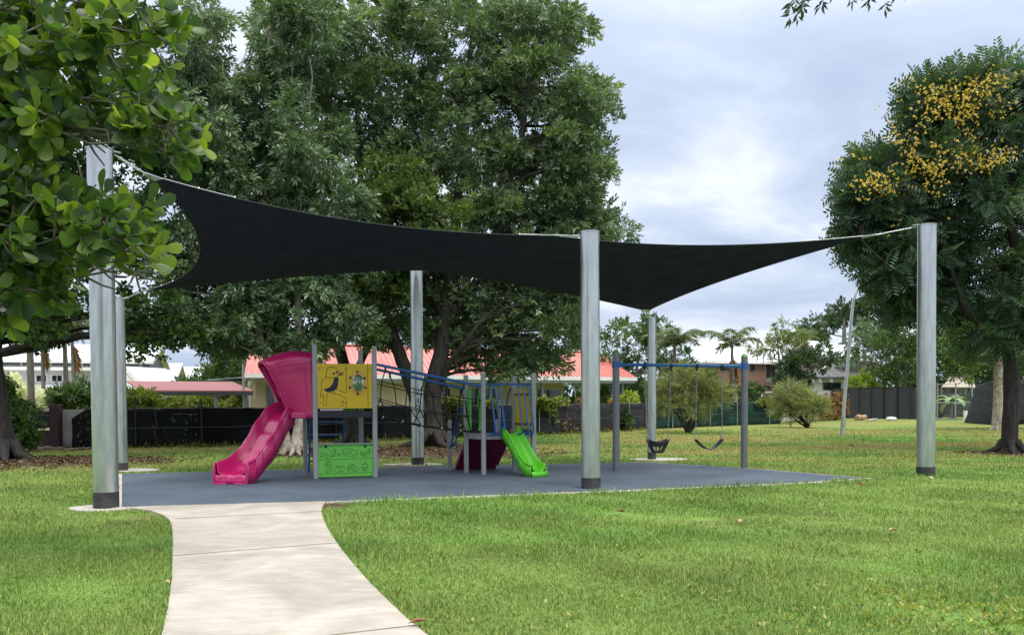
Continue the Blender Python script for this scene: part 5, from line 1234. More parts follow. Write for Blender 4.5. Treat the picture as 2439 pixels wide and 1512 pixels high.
T_fig = [sprig(6, .145, .062, s, 1.0, .17, .58) for s in (1, 2, 3)]
T_pale = [sprig(6, .17, .066, s, .9, .24, .5, .2) for s in (4, 5, 6)]
T_round = [sprig(5, .15, .105, s, 1.1, .18, .6) for s in (7, 8)]
T_poin = [frond_t(7, .50, .17, .055, s) for s in (1, 2)]
T_alm = [rosette(n, .208, .112, s) for n, s in ((7, 1), (6, 2), (8, 3), (5, 4))]
T_gen = [sprig(6, .17, .09, s, 1.0, .2) for s in (11, 12)]
T_big = [sprig(6, .30, .15, s, 1.0, .35) for s in (13, 14)]
T_need = [sprig(8, .13, .016, s, .6, .22) for s in (15, 16)]

# pale barked twin stem tree (left of centre)
Yc = 27.7; b = G(697, 1081)
tw = [([G(690, 1081), P(680, 1040, Yc), P(672, 1000, Yc), P(655, 920, Yc), P(628, 830, Yc), P(606, 740, Yc), P(600, 640, Yc), P(585, 480, Yc), P(560, 330, Yc), P(545, 200, Yc)], [.15, .13, .12, .11, .10, .09, .07, .05, .03]),
      ([G(706, 1082), P(708, 1040, Yc), P(718, 985, Yc + .1), P(716, 900, Yc + .1), P(712, 800, Yc), P(708, 700, Yc), P(706, 580, Yc), P(720, 430, Yc + .3), P(735, 300, Yc)], [.19, .17, .15, .13, .11, .09, .06, .04]),
      ([P(660, 940, Yc), P(690, 820, Yc + .5), P(670, 760, Yc + .8), P(640, 640, Yc + 1)], [.07, .06, .04])]
LA = [(455, 110, 85), (410, 230, 90), (480, 290, 110), (380, 330, 80), (560, 330, 85), (640, 260, 95), (690, 150, 90), (740, 60, 90), (650, 60, 55), (720, 350, 120), (640, 450, 110), (530, 420, 95), (440, 430, 80), (460, 560, 90), (760, 480, 100), (700, 580, 100), (590, 560, 90),
      (520, 660, 85), (430, 690, 70), (620, 690, 95), (720, 720, 90), (560, 770, 75), (480, 770, 60), (640, 800, 60), (800, 640, 90), (800, 760, 70), (730, 810, 50), (480, 30, 50), (540, 820, 40), (500, 200, 60)]
tree('pale_bark_tree', 'twin stemmed tree with pale mottled bark and grey green leaves behind magenta slide', b, tw, lobes_px(LA, Yc, (0, 1.6)), 'bark_pale', 'f_pale', T_pale, 7.2, 36, .46, droop=.55, sc=(.9, 1.3), fill=.35)
# big dark fig in the centre
Yc = 31.8; b = G(1030, 1062)
tw = [([G(1028, 1064), P(1032, 1020, Yc), P(1030, 960, Yc), P(1035, 900, Yc), P(1052, 830, Yc), P(1060, 740, Yc), P(1080, 600, Yc), P(1090, 470, Yc), P(1110, 300, Yc), P(1120, 120, Yc)], [.36, .33, .30, .27, .24, .20, .15, .12, .08]),
      ([P(1012, 985, Yc), P(985, 930, Yc), P(958, 860, Yc), P(935, 800, Yc), P(900, 720, Yc), P(880, 600, Yc + .5), P(860, 440, Yc), P(850, 260, Yc), P(845, 100, Yc)], [.26, .24, .22, .19, .15, .11, .08, .05]),
      ([P(1045, 930, Yc), P(1068, 870, Yc - .4), P(1105, 820, Yc - .8), P(1140, 770, Yc - 1)], [.13, .11, .08, .05]),
      ([P(1065, 760, Yc), P(1140, 660, Yc), P(1185, 560, Yc), P(1210, 440, Yc), P(1240, 340, Yc), P(1260, 180, Yc)], [.15, .13, .12, .11, .07]),
      ([P(1060, 760, Yc), P(1000, 640, Yc), P(965, 500, Yc), P(960, 340, Yc), P(980, 150, Yc)], [.14, .12, .09, .05])]
LB = [(690, 60, 80), (790, 60, 95), (900, 90, 100), (1010, 50, 100), (1120, 80, 95), (1220, 40, 95), (1310, 70, 85), (1340, 150, 55), (720, 210, 70), (820, 210, 100), (930, 230, 105), (1050, 210, 105), (1160, 220, 100), (1260, 200, 95), (1340, 260, 80), (1415, 235, 55), (1400, 300, 60),
      (860, 350, 90), (980, 370, 95), (1090, 350, 95), (1190, 380, 85), (1290, 350, 90), (1380, 390, 65), (1120, 490, 80), (1200, 500, 80), (1300, 480, 85), (1380, 500, 70), (1300, 600, 80), (1400, 570, 60), (1470, 545, 38), (1430, 520, 40), (1200, 620, 90), (1100, 600, 90), (980, 620, 90), (880, 640, 80),
      (900, 740, 80), (1000, 740, 85), (1110, 740, 80), (1210, 730, 80), (1300, 730, 75), (1345, 760, 50), (860, 800, 50), (1130, 830, 48), (1200, 830, 42), (1270, 850, 36), (1310, 860, 24), (1230, 870, 22), (1190, 880, 26), (1340, 700, 55), (1150, 790, 60), (1240, 790, 60), (1320, 800, 45), (1370, 790, 34), (1060, 800, 45), (1400, 660, 40), (1420, 610, 40), (1400, 450, 60), (1340, 560, 70), (1420, 390, 45), (1250, 680, 70), (1000, 800, 35), (1380, 240, 50), (1370, 320, 60)]
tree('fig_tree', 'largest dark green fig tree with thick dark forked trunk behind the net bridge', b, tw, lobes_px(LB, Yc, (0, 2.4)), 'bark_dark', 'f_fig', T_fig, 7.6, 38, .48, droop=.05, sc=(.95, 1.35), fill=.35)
# the lighter low bough in front of it has its own tree just left of the big fig
Yc = 30.2; b = G(838, 1060)
tw = [([Vector((P(840, 1060, 33).x, 33, 0)), P(838, 1010, 33), P(836, 950, 33), P(822, 880, 33), P(806, 800, 33), P(830, 700, 32), P(880, 560, 31), P(930, 470, 30.5)], [.26, .24, .22, .2, .17, .12, .08]),
      ([P(834, 930, 33), P(860, 860, 33), P(900, 780, 32), P(960, 680, 31)], [.14, .12, .07])]
LC = [(930, 440, 85), (1010, 470, 85), (870, 500, 75), (1060, 520, 60), (960, 540, 85), (900, 600, 70), (850, 580, 60), (1030, 600, 70), (960, 660, 70), (850, 690, 70), (820, 770, 60), (910, 790, 50), (900, 700, 60)]
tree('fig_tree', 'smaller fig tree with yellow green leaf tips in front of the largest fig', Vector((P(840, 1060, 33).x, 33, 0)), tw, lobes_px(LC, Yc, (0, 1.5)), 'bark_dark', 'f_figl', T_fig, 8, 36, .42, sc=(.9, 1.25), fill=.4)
# round leaved dark tree at the left, trunk at the frame edge
Yc = 25.8; b = G(8, 1094)
tw = [([b, P(4, 1060, Yc), P(-6, 1000, Yc), P(-14, 920, Yc), P(-18, 820, Yc), P(10, 700, Yc), P(60, 560, Yc), P(110, 400, Yc), P(140, 240, Yc)], [.42, .38, .34, .30, .26, .2, .14, .08, .05]),
      ([P(-14, 800, Yc), P(60, 700, Yc), P(170, 660, Yc), P(300, 660, Yc)], [.10, .07, .05, .03])]
LL = [(20, 180, 110), (130, 210, 95), (240, 200, 80), (330, 210, 60), (60, 330, 110), (180, 330, 100), (290, 310, 80), (60, 470, 110), (190, 450, 90), (300, 440, 70), (40, 600, 100), (160, 590, 95), (280, 570, 85), (360, 640, 75), (50, 710, 90), (150, 720, 75), (240, 730, 65), (320, 750, 60), (390, 740, 55), (430, 790, 40), (50, 765, 40), (110, 790, 26), (20, 60, 90), (130, 80, 80), (-60, 300, 120), (-70, 560, 130), (350, 790, 40), (465, 800, 30), (285, 800, 32)]
tree('round_leaf_tree', 'dark round leaved tree whose leaning trunk stands at the left edge', b, tw, lobes_px(LL, Yc, (0, 2.0)), 'bark_char', 'f_round', T_round, 6.5, 30, .46, sc=(.8, 1.15), droop=.15, fill=.35, flare=1.25)
# yellow poinciana at the right
Yc = 26.6; b = G(2404, 1077)
tw = [([b, P(2405, 1040, Yc), P(2407, 980, Yc), P(2408, 900, Yc), P(2406, 830, Yc), P(2420, 760, Yc), P(2420, 640, Yc), P(2400, 480, Yc), P(2390, 330, Yc)], [.24, .22, .21, .20, .19, .15, .11, .07]),
      ([P(2407, 840, Yc), P(2360, 790, Yc), P(2310, 750, Yc - .4), P(2270, 660, Yc - .6), P(2240, 560, Yc - .6), P(2230, 440, Yc)], [.10, .09, .07, .05]),
      ([P(2420, 830, Yc), P(2470, 730, Yc), P(2530, 600, Yc), P(2560, 420, Yc)], [.15, .12, .08]), ([P(2320, 755, Yc), P(2210, 700, Yc - .8), P(2100, 620, Yc - 1), P(2050, 570, Yc - 1)], [.045, .035, .02])]
LP = [(2395, 170, 62), (2330, 200, 58), (2280, 240, 56), (2228, 218, 34), (2203, 235, 26), (2208, 285, 26), (2260, 310, 60), (2350, 290, 70), (2430, 270, 70), (2245, 365, 48), (2175, 392, 28), (2115, 385, 28), (2072, 398, 26), (2190, 430, 58), (2125, 440, 44), (2062, 450, 26), (2080, 470, 28), (2290, 400, 70), (2390, 400, 80), (2330, 480, 80), (2230, 510, 75), (2140, 520, 54), (2085, 525, 38), (2045, 548, 18), (2050, 490, 16),
      (2420, 520, 80), (2160, 600, 70), (2108, 585, 40), (2055, 590, 16), (2260, 610, 75), (2370, 620, 80), (2110, 640, 24), (2145, 672, 36), (2210, 690, 60), (2300, 710, 65), (2400, 720, 70), (2170, 740, 34), (2520, 240, 110), (2540, 420, 110), (2550, 600, 120), (2500, 740, 70), (2350, 790, 34), (2440, 640, 60)]
def blossoms(o, lobes):
    spots = [(2190, 215, 30, 14, 120), (2250, 245, 40, 22, 420), (2290, 215, 30, 14, 200), (2330, 190, 40, 12, 160), (2290, 270, 26, 22, 260), (2340, 225, 24, 14, 160), (2390, 190, 34, 10, 120), (2320, 340, 32, 18, 120), (2230, 380, 42, 20, 280), (2190, 385, 24, 10, 100), (2085, 445, 30, 14, 260), (2120, 430, 22, 10, 120), (2250, 400, 34, 10, 200), (2350, 385, 36, 12, 240), (2395, 370, 30, 8, 160), (2220, 450, 24, 14, 90), (2150, 330, 24, 10, 60), (2060, 440, 14, 10, 60), (2135, 540, 10, 8, 30), (2380, 270, 26, 14, 90), (2200, 305, 14, 10, 40), (2260, 330, 90, 80, 260), (2120, 410, 60, 50, 120)]
    pp = []
    for x, y, sx, sy, n in spots:
        k = max(2, n // 7); cxs = rng.normal(0, 1, (k, 2))
        for i in range(k):
            px, py = x + cxs[i, 0] * sx * .95, y + cxs[i, 1] * sy * 1.0; Y = Yc + rng.uniform(-1.9, -.9); c = P(px, py, Y)
            m = int(rng.integers(1, 5)); pp.append(np.array(tuple(c)) + rng.normal(0, .10, (m, 3)) * np.array([1, 1, 1.1]))
    pp = np.vstack(pp); T = [sprig(3, .055, .05, 5, 1.4, .03), sprig(4, .05, .045, 6, 1.4, .03)]
    scatter('blossom', T, pp, rng.normal(size=pp.shape) + np.array([0, 0, .6]), rng.uniform(.6, 1.2, len(pp)), np.clip(rng.normal(.55, .3, len(pp)), 0, 1), M['f_yellow'], o)
tree('flame_tree', 'feathery dark tree with yellow blossom and blackened trunk at the right', b, tw, lobes_px(LP, Yc, (0, 1.8)), 'bark_char', 'f_poin', T_poin, 5.4, 30, .48, flat=.55, droop=.35, sc=(.85, 1.35), fill=.4, flare=1.5, up=None, extra=blossoms)
# second trunk behind, grey
Yc = 44.0; b = P(2376, 1008, Yc); b.z = 0
tw = [([b, P(2378, 940, Yc), P(2380, 860, Yc), P(2392, 780, Yc), P(2400, 700, Yc)], [.27, .25, .24, .2, .15]), ([P(2380, 860, Yc), P(2350, 800, Yc), P(2330, 760, Yc)], [.14, .1])]
tree('pale_tree', 'broad pale trunk tree standing right behind the blackened trunk', b, tw, lobes_px([(2330, 830, 50), (2280, 810, 40), (2400, 820, 60), (2370, 860, 40), (2300, 870, 36), (2440, 860, 50), (2260, 850, 30), (2350, 780, 50), (2420, 760, 60), (2500, 800, 70)], Yc, (0, 2)), 'bark_pale', 'f_bush', T_gen, 3.2, 30, .6, sc=(.9, 1.3), twigs=.3, flare=1.05)
# trees behind, right of centre
def bgtree(label, base, Y, lst, leaf='f_dark', tm=T_gen, bark='bark_grey', trunk_r=.2, nsub=2.4, per=30, rs=.7, sc=(1.0, 1.5), name='background_tree', group=None, spread=(0, 2.5), **k):
    b = P(base[0], base[1], Y); b.z = 0; top = P(lst[0][0], lst[0][1] + lst[0][2] * .4, Y)
    return tree(name, label, b, [([b, b.lerp(top, .35) + Vector((.1, 0, 0)), b.lerp(top, .7), top], [trunk_r, trunk_r * .85, trunk_r * .6, trunk_r * .3])], lobes_px(lst, Y, spread, seed=len(label)), bark, leaf, tm, nsub, per, rs, sc=sc, twigs=.25, group=group, **k)
bgtree('rounded bright green tree directly behind the thin back shade post', (1500, 1000), 58, [(1520, 830, 45), (1480, 800, 38), (1540, 780, 34), (1460, 860, 36), (1580, 810, 36), (1610, 860, 36), (1500, 900, 40), (1560, 880, 44), (1450, 930, 30), (1645, 900, 26), (1530, 940, 34), (1600, 920, 34), (1685, 905, 16)], 'f_bush', rs=.6, nsub=2.6)
bgtree('wispy pale green tree between thin palm and gabled house', (1868, 1000), 66, [(1850, 795, 22), (1838, 825, 18), (1870, 788, 18), (1880, 825, 18), (1806, 832, 10), (1872, 865, 16), (1900, 810, 12), (1882, 900, 14)], 'f_vine', T_pale, nsub=1.4, per=20, rs=.7, trunk_r=.12, droop=.5, spread=(0,))
bgtree('dense dark tree just left of the white tiled house', (1895, 1000), 62, [(1895, 890, 34), (1930, 860, 32), (1870, 920, 26), (1960, 850, 28), (1900, 925, 22), (1880, 860, 22)], 'f_dark', rs=.5, nsub=3)
bgtree('broad spreading tree on the skyline above the gabled house', (2010, 1000), 95, [(2010, 740, 36), (1960, 770, 30), (2060, 720, 34), (2100, 750, 40), (2030, 780, 36), (1940, 795, 18), (2080, 790, 40), (2140, 740, 40)], 'f_dark', T_big, nsub=1.6, rs=1.0, trunk_r=.4, sc=(.9, 1.4))
bgtree('drooping dark tree behind the leaning light pole', (2060, 990), 76, [(2060, 820, 40), (2040, 870, 30), (2090, 860, 40), (2070, 780, 32), (2110, 810, 34), (2050, 910, 20)], 'f_pale', T_big, nsub=2.2, rs=.8, droop=.6, trunk_r=.3, sc=(.6, .9))
bgtree('bushy mid green tree overhanging charcoal fence left of the tall right shade post', (2140, 990), 70, [(2140, 830, 36), (2120, 870, 34), (2165, 855, 34), (2150, 900, 24), (2110, 810, 24), (2180, 810, 32), (2100, 890, 16), (2130, 780, 26)], 'f_bush', T_gen, nsub=2.6, rs=.6)
bgtree('dark tree mass between the tall right shade post and flame tree trunk', (2290, 990), 74, [(2260, 830, 50), (2220, 800, 46), (2300, 800, 50), (2340, 840, 44), (2240, 870, 36), (2200, 850, 36), (2420, 880, 50), (2460, 840, 60), (2280, 750, 50), (2380, 890, 40), (2300, 870, 34), (2230, 760, 44), (2330, 770, 44), (2190, 900, 26), (2400, 830, 50)], 'f_dark', T_big, nsub=2.6, rs=.9, trunk_r=.3, sc=(.7, 1.1))
# trees behind the carport on the left
bgtree('leafy tree behind the carport, right of the small gabled house', (520, 1000), 52, [(520, 880, 38), (480, 890, 30), (560, 870, 34), (500, 930, 30), (550, 930, 34), (580, 900, 30), (450, 930, 20), (600, 940, 30), (540, 845, 22)], 'f_bush', T_gen, nsub=3, rs=.55)
# shrubs
def shrub(name, label, px, py, Y, lst, leaf, tm, nsub, per, rs, stems=4, sc=(.9, 1.2), bark='bark_grey', cat='shrub', group=None, kids=None, droop=0, flat=.85, spread=(0,), r=.03):
    b = P(px, py, Y); b.z = 0; o = E(name, tuple(b), label, cat, group); random.seed(sum(map(ord, label))); lob = lobes_px(lst, Y, spread, seed=len(label))
    mb = MB()
    for k in range(stems): c, rr_ = lob[k % len(lob)]; limb(mb, b + Vector((random.uniform(-.08, .08), random.uniform(-.08, .08), 0)), c, r, r * .3, .12, n=5, seg=6)
    mb.build('stem', M[bark], o)
    P_, O_, T_, S_ = sample_lobes([(tuple(c), rr_) for c, rr_ in lob], nsub, per, rs, flat, .3); P_[:, 2] = np.maximum(P_[:, 2], .06)
    scatter('foliage', tm, P_, O_ + np.array([0, 0, -droop]), rng.uniform(*sc, len(P_)), np.clip(T_, 0, 1), M[leaf], o); return o
shrub('bottlebrush_shrub', 'grey green fine leaved shrub on bare stems between the two swings', 1640, 1032, 41.7, [(1640, 920, 32), (1600, 930, 30), (1680, 925, 30), (1620, 895, 26), (1665, 895, 24), (1590, 960, 24), (1640, 965, 30), (1690, 960, 26), (1580, 915, 18), (1705, 940, 14)], 'f_olive', T_need, 9, 44, .40, stems=9, sc=(1.3, 2.0), bark='bark_dark', r=.05)
shrub('bottlebrush_shrub', 'yellow green fine leaved shrub near the brown vines and leaning light pole', 1921, 1018, 48.9, [(1890, 945, 28), (1915, 960, 30), (1870, 965, 24), (1895, 978, 22), (1925, 975, 16), (1875, 930, 16), (1940, 965, 14), (1862, 975, 12)], 'f_olive', T_need, 8, 44, .42, stems=8, sc=(1.4, 2.2), bark='bark_char', r=.06)
shrub('white_flower_shrub', 'large shrub covered in white blossom left of the timber pole', 70, 1000, 36, [(45, 915, 26), (75, 925, 26), (100, 945, 20), (50, 945, 26), (85, 955, 22), (115, 960, 12), (30, 925, 20)], 'f_white', T_round, 22, 34, .26, sc=(.4, .7))
shrub('green_shrub', 'bright green leafy shrub beside the leaning left trunk', 45, 1060, 29.5, [(20, 960, 34), (55, 990, 30), (30, 1010, 40), (65, 1020, 28), (5, 930, 20), (70, 1045, 20), (40, 1045, 26)], 'f_bush', T_round, 14, 30, .26, sc=(.7, 1.0))
shrub('green_shrub', 'mango like bush rising above purple pillar behind black cloth fence', 175, 1030, 34.5, [(172, 943, 26), (200, 932, 24), (148, 958, 18), (180, 965, 28), (210, 955, 22), (155, 945, 16), (225, 945, 16)], 'f_bush', T_pale, 10, 30, .3, droop=.4)
shrub('green_shrub', 'lighter green bush peeping over black cloth fence left of the carport', 320, 1030, 35, [(315, 952, 18), (340, 960, 18), (300, 963, 18), (360, 968, 12), (292, 945, 10), (345, 945, 10)], 'f_vine', T_pale, 12, 30, .26, droop=.3)
shrub('lime_shrub', 'row of low leafy plants seen under the carport roof', 450, 1030, 46, [(400, 960, 16), (430, 958, 16), (460, 960, 16), (490, 956, 16), (520, 958, 16), (550, 960, 14), (580, 955, 14), (380, 965, 12)], 'f_vine', T_gen, 8, 30, .3)
shrub('lime_shrub', 'bright lime shrub at the right end of red roofed house', 1491, 1000, 50, [(1491, 945, 15), (1480, 955, 12), (1503, 957, 10)], 'f_lime', T_gen, 16, 30, .22)
shrub('lime_shrub', 'yellow variegated shrub above charcoal fence beside the leaning light pole', 2052, 1000, 71, [(2052, 912, 14), (2035, 915, 10), (2070, 916, 11)], 'f_lime', T_pale, 7, 30, .4, sc=(1.2, 1.8))
shrub('green_shrub', 'medium green shrub in front of the brown brick house right of thin palm', 1795, 1000, 62, [(1782, 930, 20), (1765, 940, 18), (1805, 945, 16), (1740, 932, 18), (1755, 950, 16), (1800, 955, 14), (1722, 945, 14)], 'f_bush', T_gen, 5, 30, .45)
shrub('green_shrub', 'small dark weed shrub growing against charcoal cloth left of thin post', 1489, 1028, 45.2, [(1489, 990, 15), (1480, 1000, 10), (1500, 998, 10), (1490, 1012, 8)], 'f_dark', T_gen, 20, 24, .2, sc=(.6, .8))
# vines on the fences
def vine(label, rects, Yf, leaf, name='climbing_vine', sc=(.55, .95), tm=T_round):
    x, y = (rects[0][0] + rects[0][2]) / 2, rects[0][3]; b = P(x, 1040, Yf(x)); b.z = 0; o = E(name, tuple(b), label, 'vine'); pp = []; mb = MB()
    for x0, y0, x1, y1, n in rects:
        for i in range(n):
            xx = rng.uniform(x0, x1); t = rng.random(); yy = y0 + (y1 - y0) * (1 - t ** .8 if False else t); q = P(xx, yy, Yf(xx) - rng.uniform(.04, .32)); pp.append((q.x, q.y, max(.03, q.z)))
        q0 = P((x0 + x1) / 2, y0 + 4, Yf(x0) - .1); q1 = P((x0 + x1) / 2 + rng.uniform(-4, 4), y1, Yf(x0) - .1); q1.z = max(.02, q1.z); limb(mb, q1, q0, .012, .008, .12, seg=5)
        q0 = P(x0, y0 + 5, Yf(x0) - .1); q1 = P(x1, y0 + 6, Yf(x1) - .1); limb(mb, q0, q1, .012, .01, .03, seg=5)
    mb.build('vine_stem', M['wood'], o); pp = np.array(pp)
    scatter('vine_leaves', tm, pp, rng.normal(size=pp.shape) + np.array([0, -.6, -.2]), rng.uniform(*sc, len(pp)), rng.random(len(pp)), M[leaf], o); return o
def yfen(px):
    xs = [157, 500, 905, 1300, 1546, 1660, 1750, 1860]; ys = [G(*p).y for p in ((157, 1067), (500, 1063), (905, 1046), (1300, 1035), (1546, 1022), (1660, 1017), (1750, 1013), (1860, 1009))]
    return float(np.interp(px, xs, ys)) - .05
vine('green vine heaped over the fence top right of the graffiti post', [(1045, 952, 1108, 968, 240), (1048, 968, 1070, 1020, 120), (1085, 965, 1110, 1040, 170), (1160, 952, 1190, 966, 70)], yfen, 'f_vine')
vine('thick yellow green vine on the fence just right of small lime slide', [(1277, 948, 1330, 962, 230), (1285, 955, 1320, 975, 150), (1330, 950, 1352, 962, 50), (1310, 970, 1328, 1000, 30)], yfen, 'f_vine')
vine('dry tan vine trailing down fence cloth left of front centre shade post', [(1345, 955, 1356, 1010, 26), (1340, 1005, 1352, 1030, 40), (1370, 945, 1384, 975, 50), (1360, 985, 1380, 1032, 30)], yfen, 'f_dry', sc=(.3, .55))
vine('dry tan vine trailing down fence cloth just right of front centre shade post', [(1447, 950, 1468, 962, 60), (1455, 962, 1466, 1000, 60), (1445, 1000, 1460, 1030, 50), (1398, 1000, 1420, 1020, 20)], yfen, 'f_dry', sc=(.35, .6))
vine('sparse dried creeper stuck on black cloth fence left of magenta slide', [(270, 980, 470, 1055, 90), (185, 980, 220, 1050, 40)], yfen, 'f_bush', sc=(.25, .4))
yv = lambda px: float(np.interp(px, [1853, 2010], [G(1853, 1008).y, G(2010, 999).y])) - .1
vine('brown and green vine covering the low timber fence near leaning light pole', [(1850, 952, 1925, 962, 300), (1905, 945, 1960, 975, 420), (1950, 945, 2000, 1000, 420), (1915, 975, 1955, 1000, 120), (1990, 935, 2016, 985, 260)], yv, 'f_dry', sc=(.8, 1.3))
vine('yellow green creeper along the top of green cloth fence right end', [(1800, 952, 1860, 962, 220), (1855, 948, 1905, 960, 150)], lambda px: yfen(px) - .1, 'f_vine', sc=(.7, 1.1))
# palms
def palm(label, base, top, Y, r, nf, FL, droopy=1.0, dead=0, skew=0, lean=None, name='palm_tree', group='slender palms behind the fences'):
    b = P(base[0], base[1], Y); b.z = 0; t = P(top[0], top[1], Y); o = E(name, tuple(b), label, 'palm tree', None)
    MB().tube(cat_curve([b, b.lerp(t, .5) + Vector((.05, 0, 0)), t], 6), [r * (1.25 - .5 * k / 12) for k in range(13)], 12, jit=.03).build('trunk', M['bark_grey'], o)
    rr = random.Random(sum(map(ord, label))); mb = MB(); pos, Yd, T, S = [], [], [], []
    MB().tube([t - Vector((0, 0, .1)), t + Vector((0, 0, .6)), t + Vector((0, 0, .9))], [r * .8, r * .55, r * .2], 8).build('crownshaft', M['f_palm'] if False else M['bark_grey'], o)
    pd, Yp, Tp = [], [], []
    for k in range(nf + dead):
        az = 2 * math.pi * k / nf * 1.0 + rr.uniform(-.25, .25); isd = k >= nf; el = -1.2 if isd else rr.uniform(.55, 1.4); L = FL * rr.uniform(.8, 1.1) * (.7 if isd else 1)
        h = Vector((math.cos(az), math.sin(az), 0)); p = t + Vector((0, 0, .55 if not isd else .1)); pts = [p.copy()]; e = el; n = 16
        for i in range(n): p = p + (h * math.cos(e) + Vector((0, 0, math.sin(e)))) * (L / n); e -= droopy * 2.4 / n * (1 if not isd else .2) * (.4 + i / n); pts.append(p.copy())
        mb.tube(pts, [.03 * (1 - .8 * i / n) for i in range(n + 1)], 5)
        for i in range(2, n):
            q = pts[i]; tg = (pts[i + 1] - pts[i - 1]).normalized() if i < n else (pts[i] - pts[i - 1]).normalized(); sd_ = tg.cross(Vector((0, 0, 1)));
            if sd_.length < .05: sd_ = Vector((-math.sin(az), math.cos(az), 0))
            sd_.normalize()
            for sg in (-1, 1):
                for f_ in (0, .33, .66):
                    q2 = q.lerp(pts[min(i + 1, n)], f_); d = sd_ * sg * .8 + tg * .6 - Vector((0, 0, .25 + .6 * rr.random()))
                    (pd if isd else pos).append(tuple(q2)); (Yp if isd else Yd).append(tuple(d)); (Tp if isd else T).append(rr.random() * .6 + .2)
                    
    mb.build('frond_stalk', M['bark_grey'], o)
    lt = [(*kite(FL * .26, .035, .1, .25, .35), np.zeros(2))]
    scatter('fronds', lt, np.array(pos), np.array(Yd), rng.uniform(.7, 1.15, len(pos)), np.array(T), M['f_palm'], o)
    if pd: scatter('dead_fronds', lt, np.array(pd), np.array(Yp), rng.uniform(.7, 1.1, len(pd)), np.array(Tp), M['f_dry'], o)
    return o
palm('full green palm arching in front of the bright green tree', (1607, 1000), (1606, 850), 56, .15, 12, 2.3, .9, dead=2)
palm('thin grey palm with sparse fronds in front of brown brick house', (1750, 1005), (1743, 850), 60, .13, 7, 2.5, .8, dead=2)
palm('palm with hanging brown fronds in front of white house, nearest the thick post', (176, 1000), (172, 820), 42, .10, 10, 1.7, 1.1, dead=3)
palm('grey trunked palm in front of the white house windows', (155, 1000), (154, 815), 44, .12, 9, 1.8, 1.2, dead=0)
palm('left palm whose dead fronds hang before white house balcony', (101, 1000), (100, 822), 43, .09, 8, 1.6, 1.1, dead=3)
palm('small palm tip beside the wispy tree on the skyline', (1905, 1000), (1908, 822), 88, .15, 9, 2.0, 1.0)
# banana plant behind the gate
b = P(2262, 1000, 64.5); b.z = 0; o = E('banana_plant', tuple(b), 'banana plant with broad arching leaves behind the mesh gate', 'plant')
mb = MB(); mb.tube([b, b + Vector((.1, 0, 1.2))], [.14, .09], 10); mb.build('stem', M['bark_grey'], o); mb = MB(); rr_ = random.Random(3)
for az, L, e in ((0.1, 1.8, .9), (3.0, 1.9, .7), (2.4, 1.5, 1.2), (.6, 1.4, 1.3), (5.0, 1.6, .8), (4.0, 1.5, 1.0), (3.3, 1.4, .2)):
    p = b + Vector((.1, 0, 1.2)); rows = []; n = 10
    for i in range(n + 1):
        h = Vector((math.cos(az), math.sin(az), 0)); tg = h * math.cos(e) + Vector((0, 0, math.sin(e))); w_ = .24 * math.sin(math.pi * min(1, (i + .4) / (n + .4))) ** .7; sd_ = Vector((-h.y, h.x, 0)); rows.append([p - sd_ * w_ - Vector((0, 0, .08 * w_ * 4)), p, p + sd_ * w_ - Vector((0, 0, .08 * w_ * 4))]); p = p + tg * L / n; e -= .24
    skin(rows, mb)
mb.build('leaf_blades', pmat('banana_leaf', (.10, .20, .05), .4, 0, col2=(.20, .32, .09), scale=3), o)

# ------------------------------------------------------------------ near almond tree: boughs reach in from the left
o = E('almond_tree', (-7.4, 8.4, 0), 'near tree with big glossy round tipped leaves reaching in at upper left', 'tree')
random.seed(77); mb = MB(); tb = Vector((-7.4, 8.4, 0))
mb.tube(cat_curve([tb, tb + Vector((.1, 0, 1.6)), tb + Vector((0, .1, 3.2)), tb + Vector((.1, 0, 5.4)), tb + Vector((0, 0, 7.5))], 4), [.26, .22, .2, .18, .17, .17, .16, .15, .15, .14, .13, .12, .11, .1, .09, .08, .07], 14, jit=.05)
Bo = []   # boughs: tip px, Y, start height, weight
boughs = [((440, 60), 8.6, 5.0), ((415, 120), 8.4, 4.9), ((330, 175), 8.8, 4.8), ((300, 30), 8.2, 5.2), ((200, 95), 8.0, 5.2), ((120, 40), 8.5, 5.4), ((470, 320), 8.5, 4.1), ((420, 285), 8.8, 4.2), ((330, 250), 8.4, 4.2), ((230, 225), 8.6, 4.4), ((350, 345), 8.3, 4.0), ((120, 250), 8.3, 4.3), ((250, 330), 8.8, 4.0), ((130, 200), 9.0, 4.6), ((40, 130), 8.4, 5.0), ((30, 290), 8.6, 4.2),
          ((360, 490), 8.2, 3.4), ((395, 600), 8.4, 3.1), ((310, 560), 8.0, 3.2), ((340, 520), 8.6, 3.3), ((260, 470), 8.3, 3.5), ((190, 450), 8.0, 3.5), ((110, 440), 8.2, 3.6), ((60, 390), 8.4, 3.8), ((30, 460), 8.0, 3.5), ((150, 560), 8.3, 3.1), ((220, 600), 8.5, 3.0), ((70, 540), 8.0, 3.1), ((20, 640), 8.2, 2.7), ((90, 680), 8.2, 2.6), ((150, 700), 8.5, 2.6), ((30, 720), 8.5, 2.4), ((280, 640), 8.4, 2.9), ((10, 560), 8.7, 3.0), ((160, 640), 8.8, 2.8), ((370, 655), 8.6, 2.9), ((455, 300), 8.2, 4.1), ((400, 330), 8.4, 4.0), ((380, 260), 8.2, 4.3), ((440, 340), 8.6, 4.0), ((390, 40), 8.3, 5.1), ((300, 130), 8.3, 4.9), ((350, 80), 8.6, 5.0), ((240, 160), 8.3, 4.8), ((60, 200), 8.5, 4.6), ((180, 290), 8.2, 4.2), ((290, 500), 8.1, 3.4), ((240, 530), 8.4, 3.3), ((330, 610), 8.2, 3.0), ((120, 500), 8.4, 3.3), ((370, 560), 8.0, 3.2), ((200, 500), 8.6, 3.3), ((60, 600), 8.5, 2.9)]
ros_p, ros_d = [], []
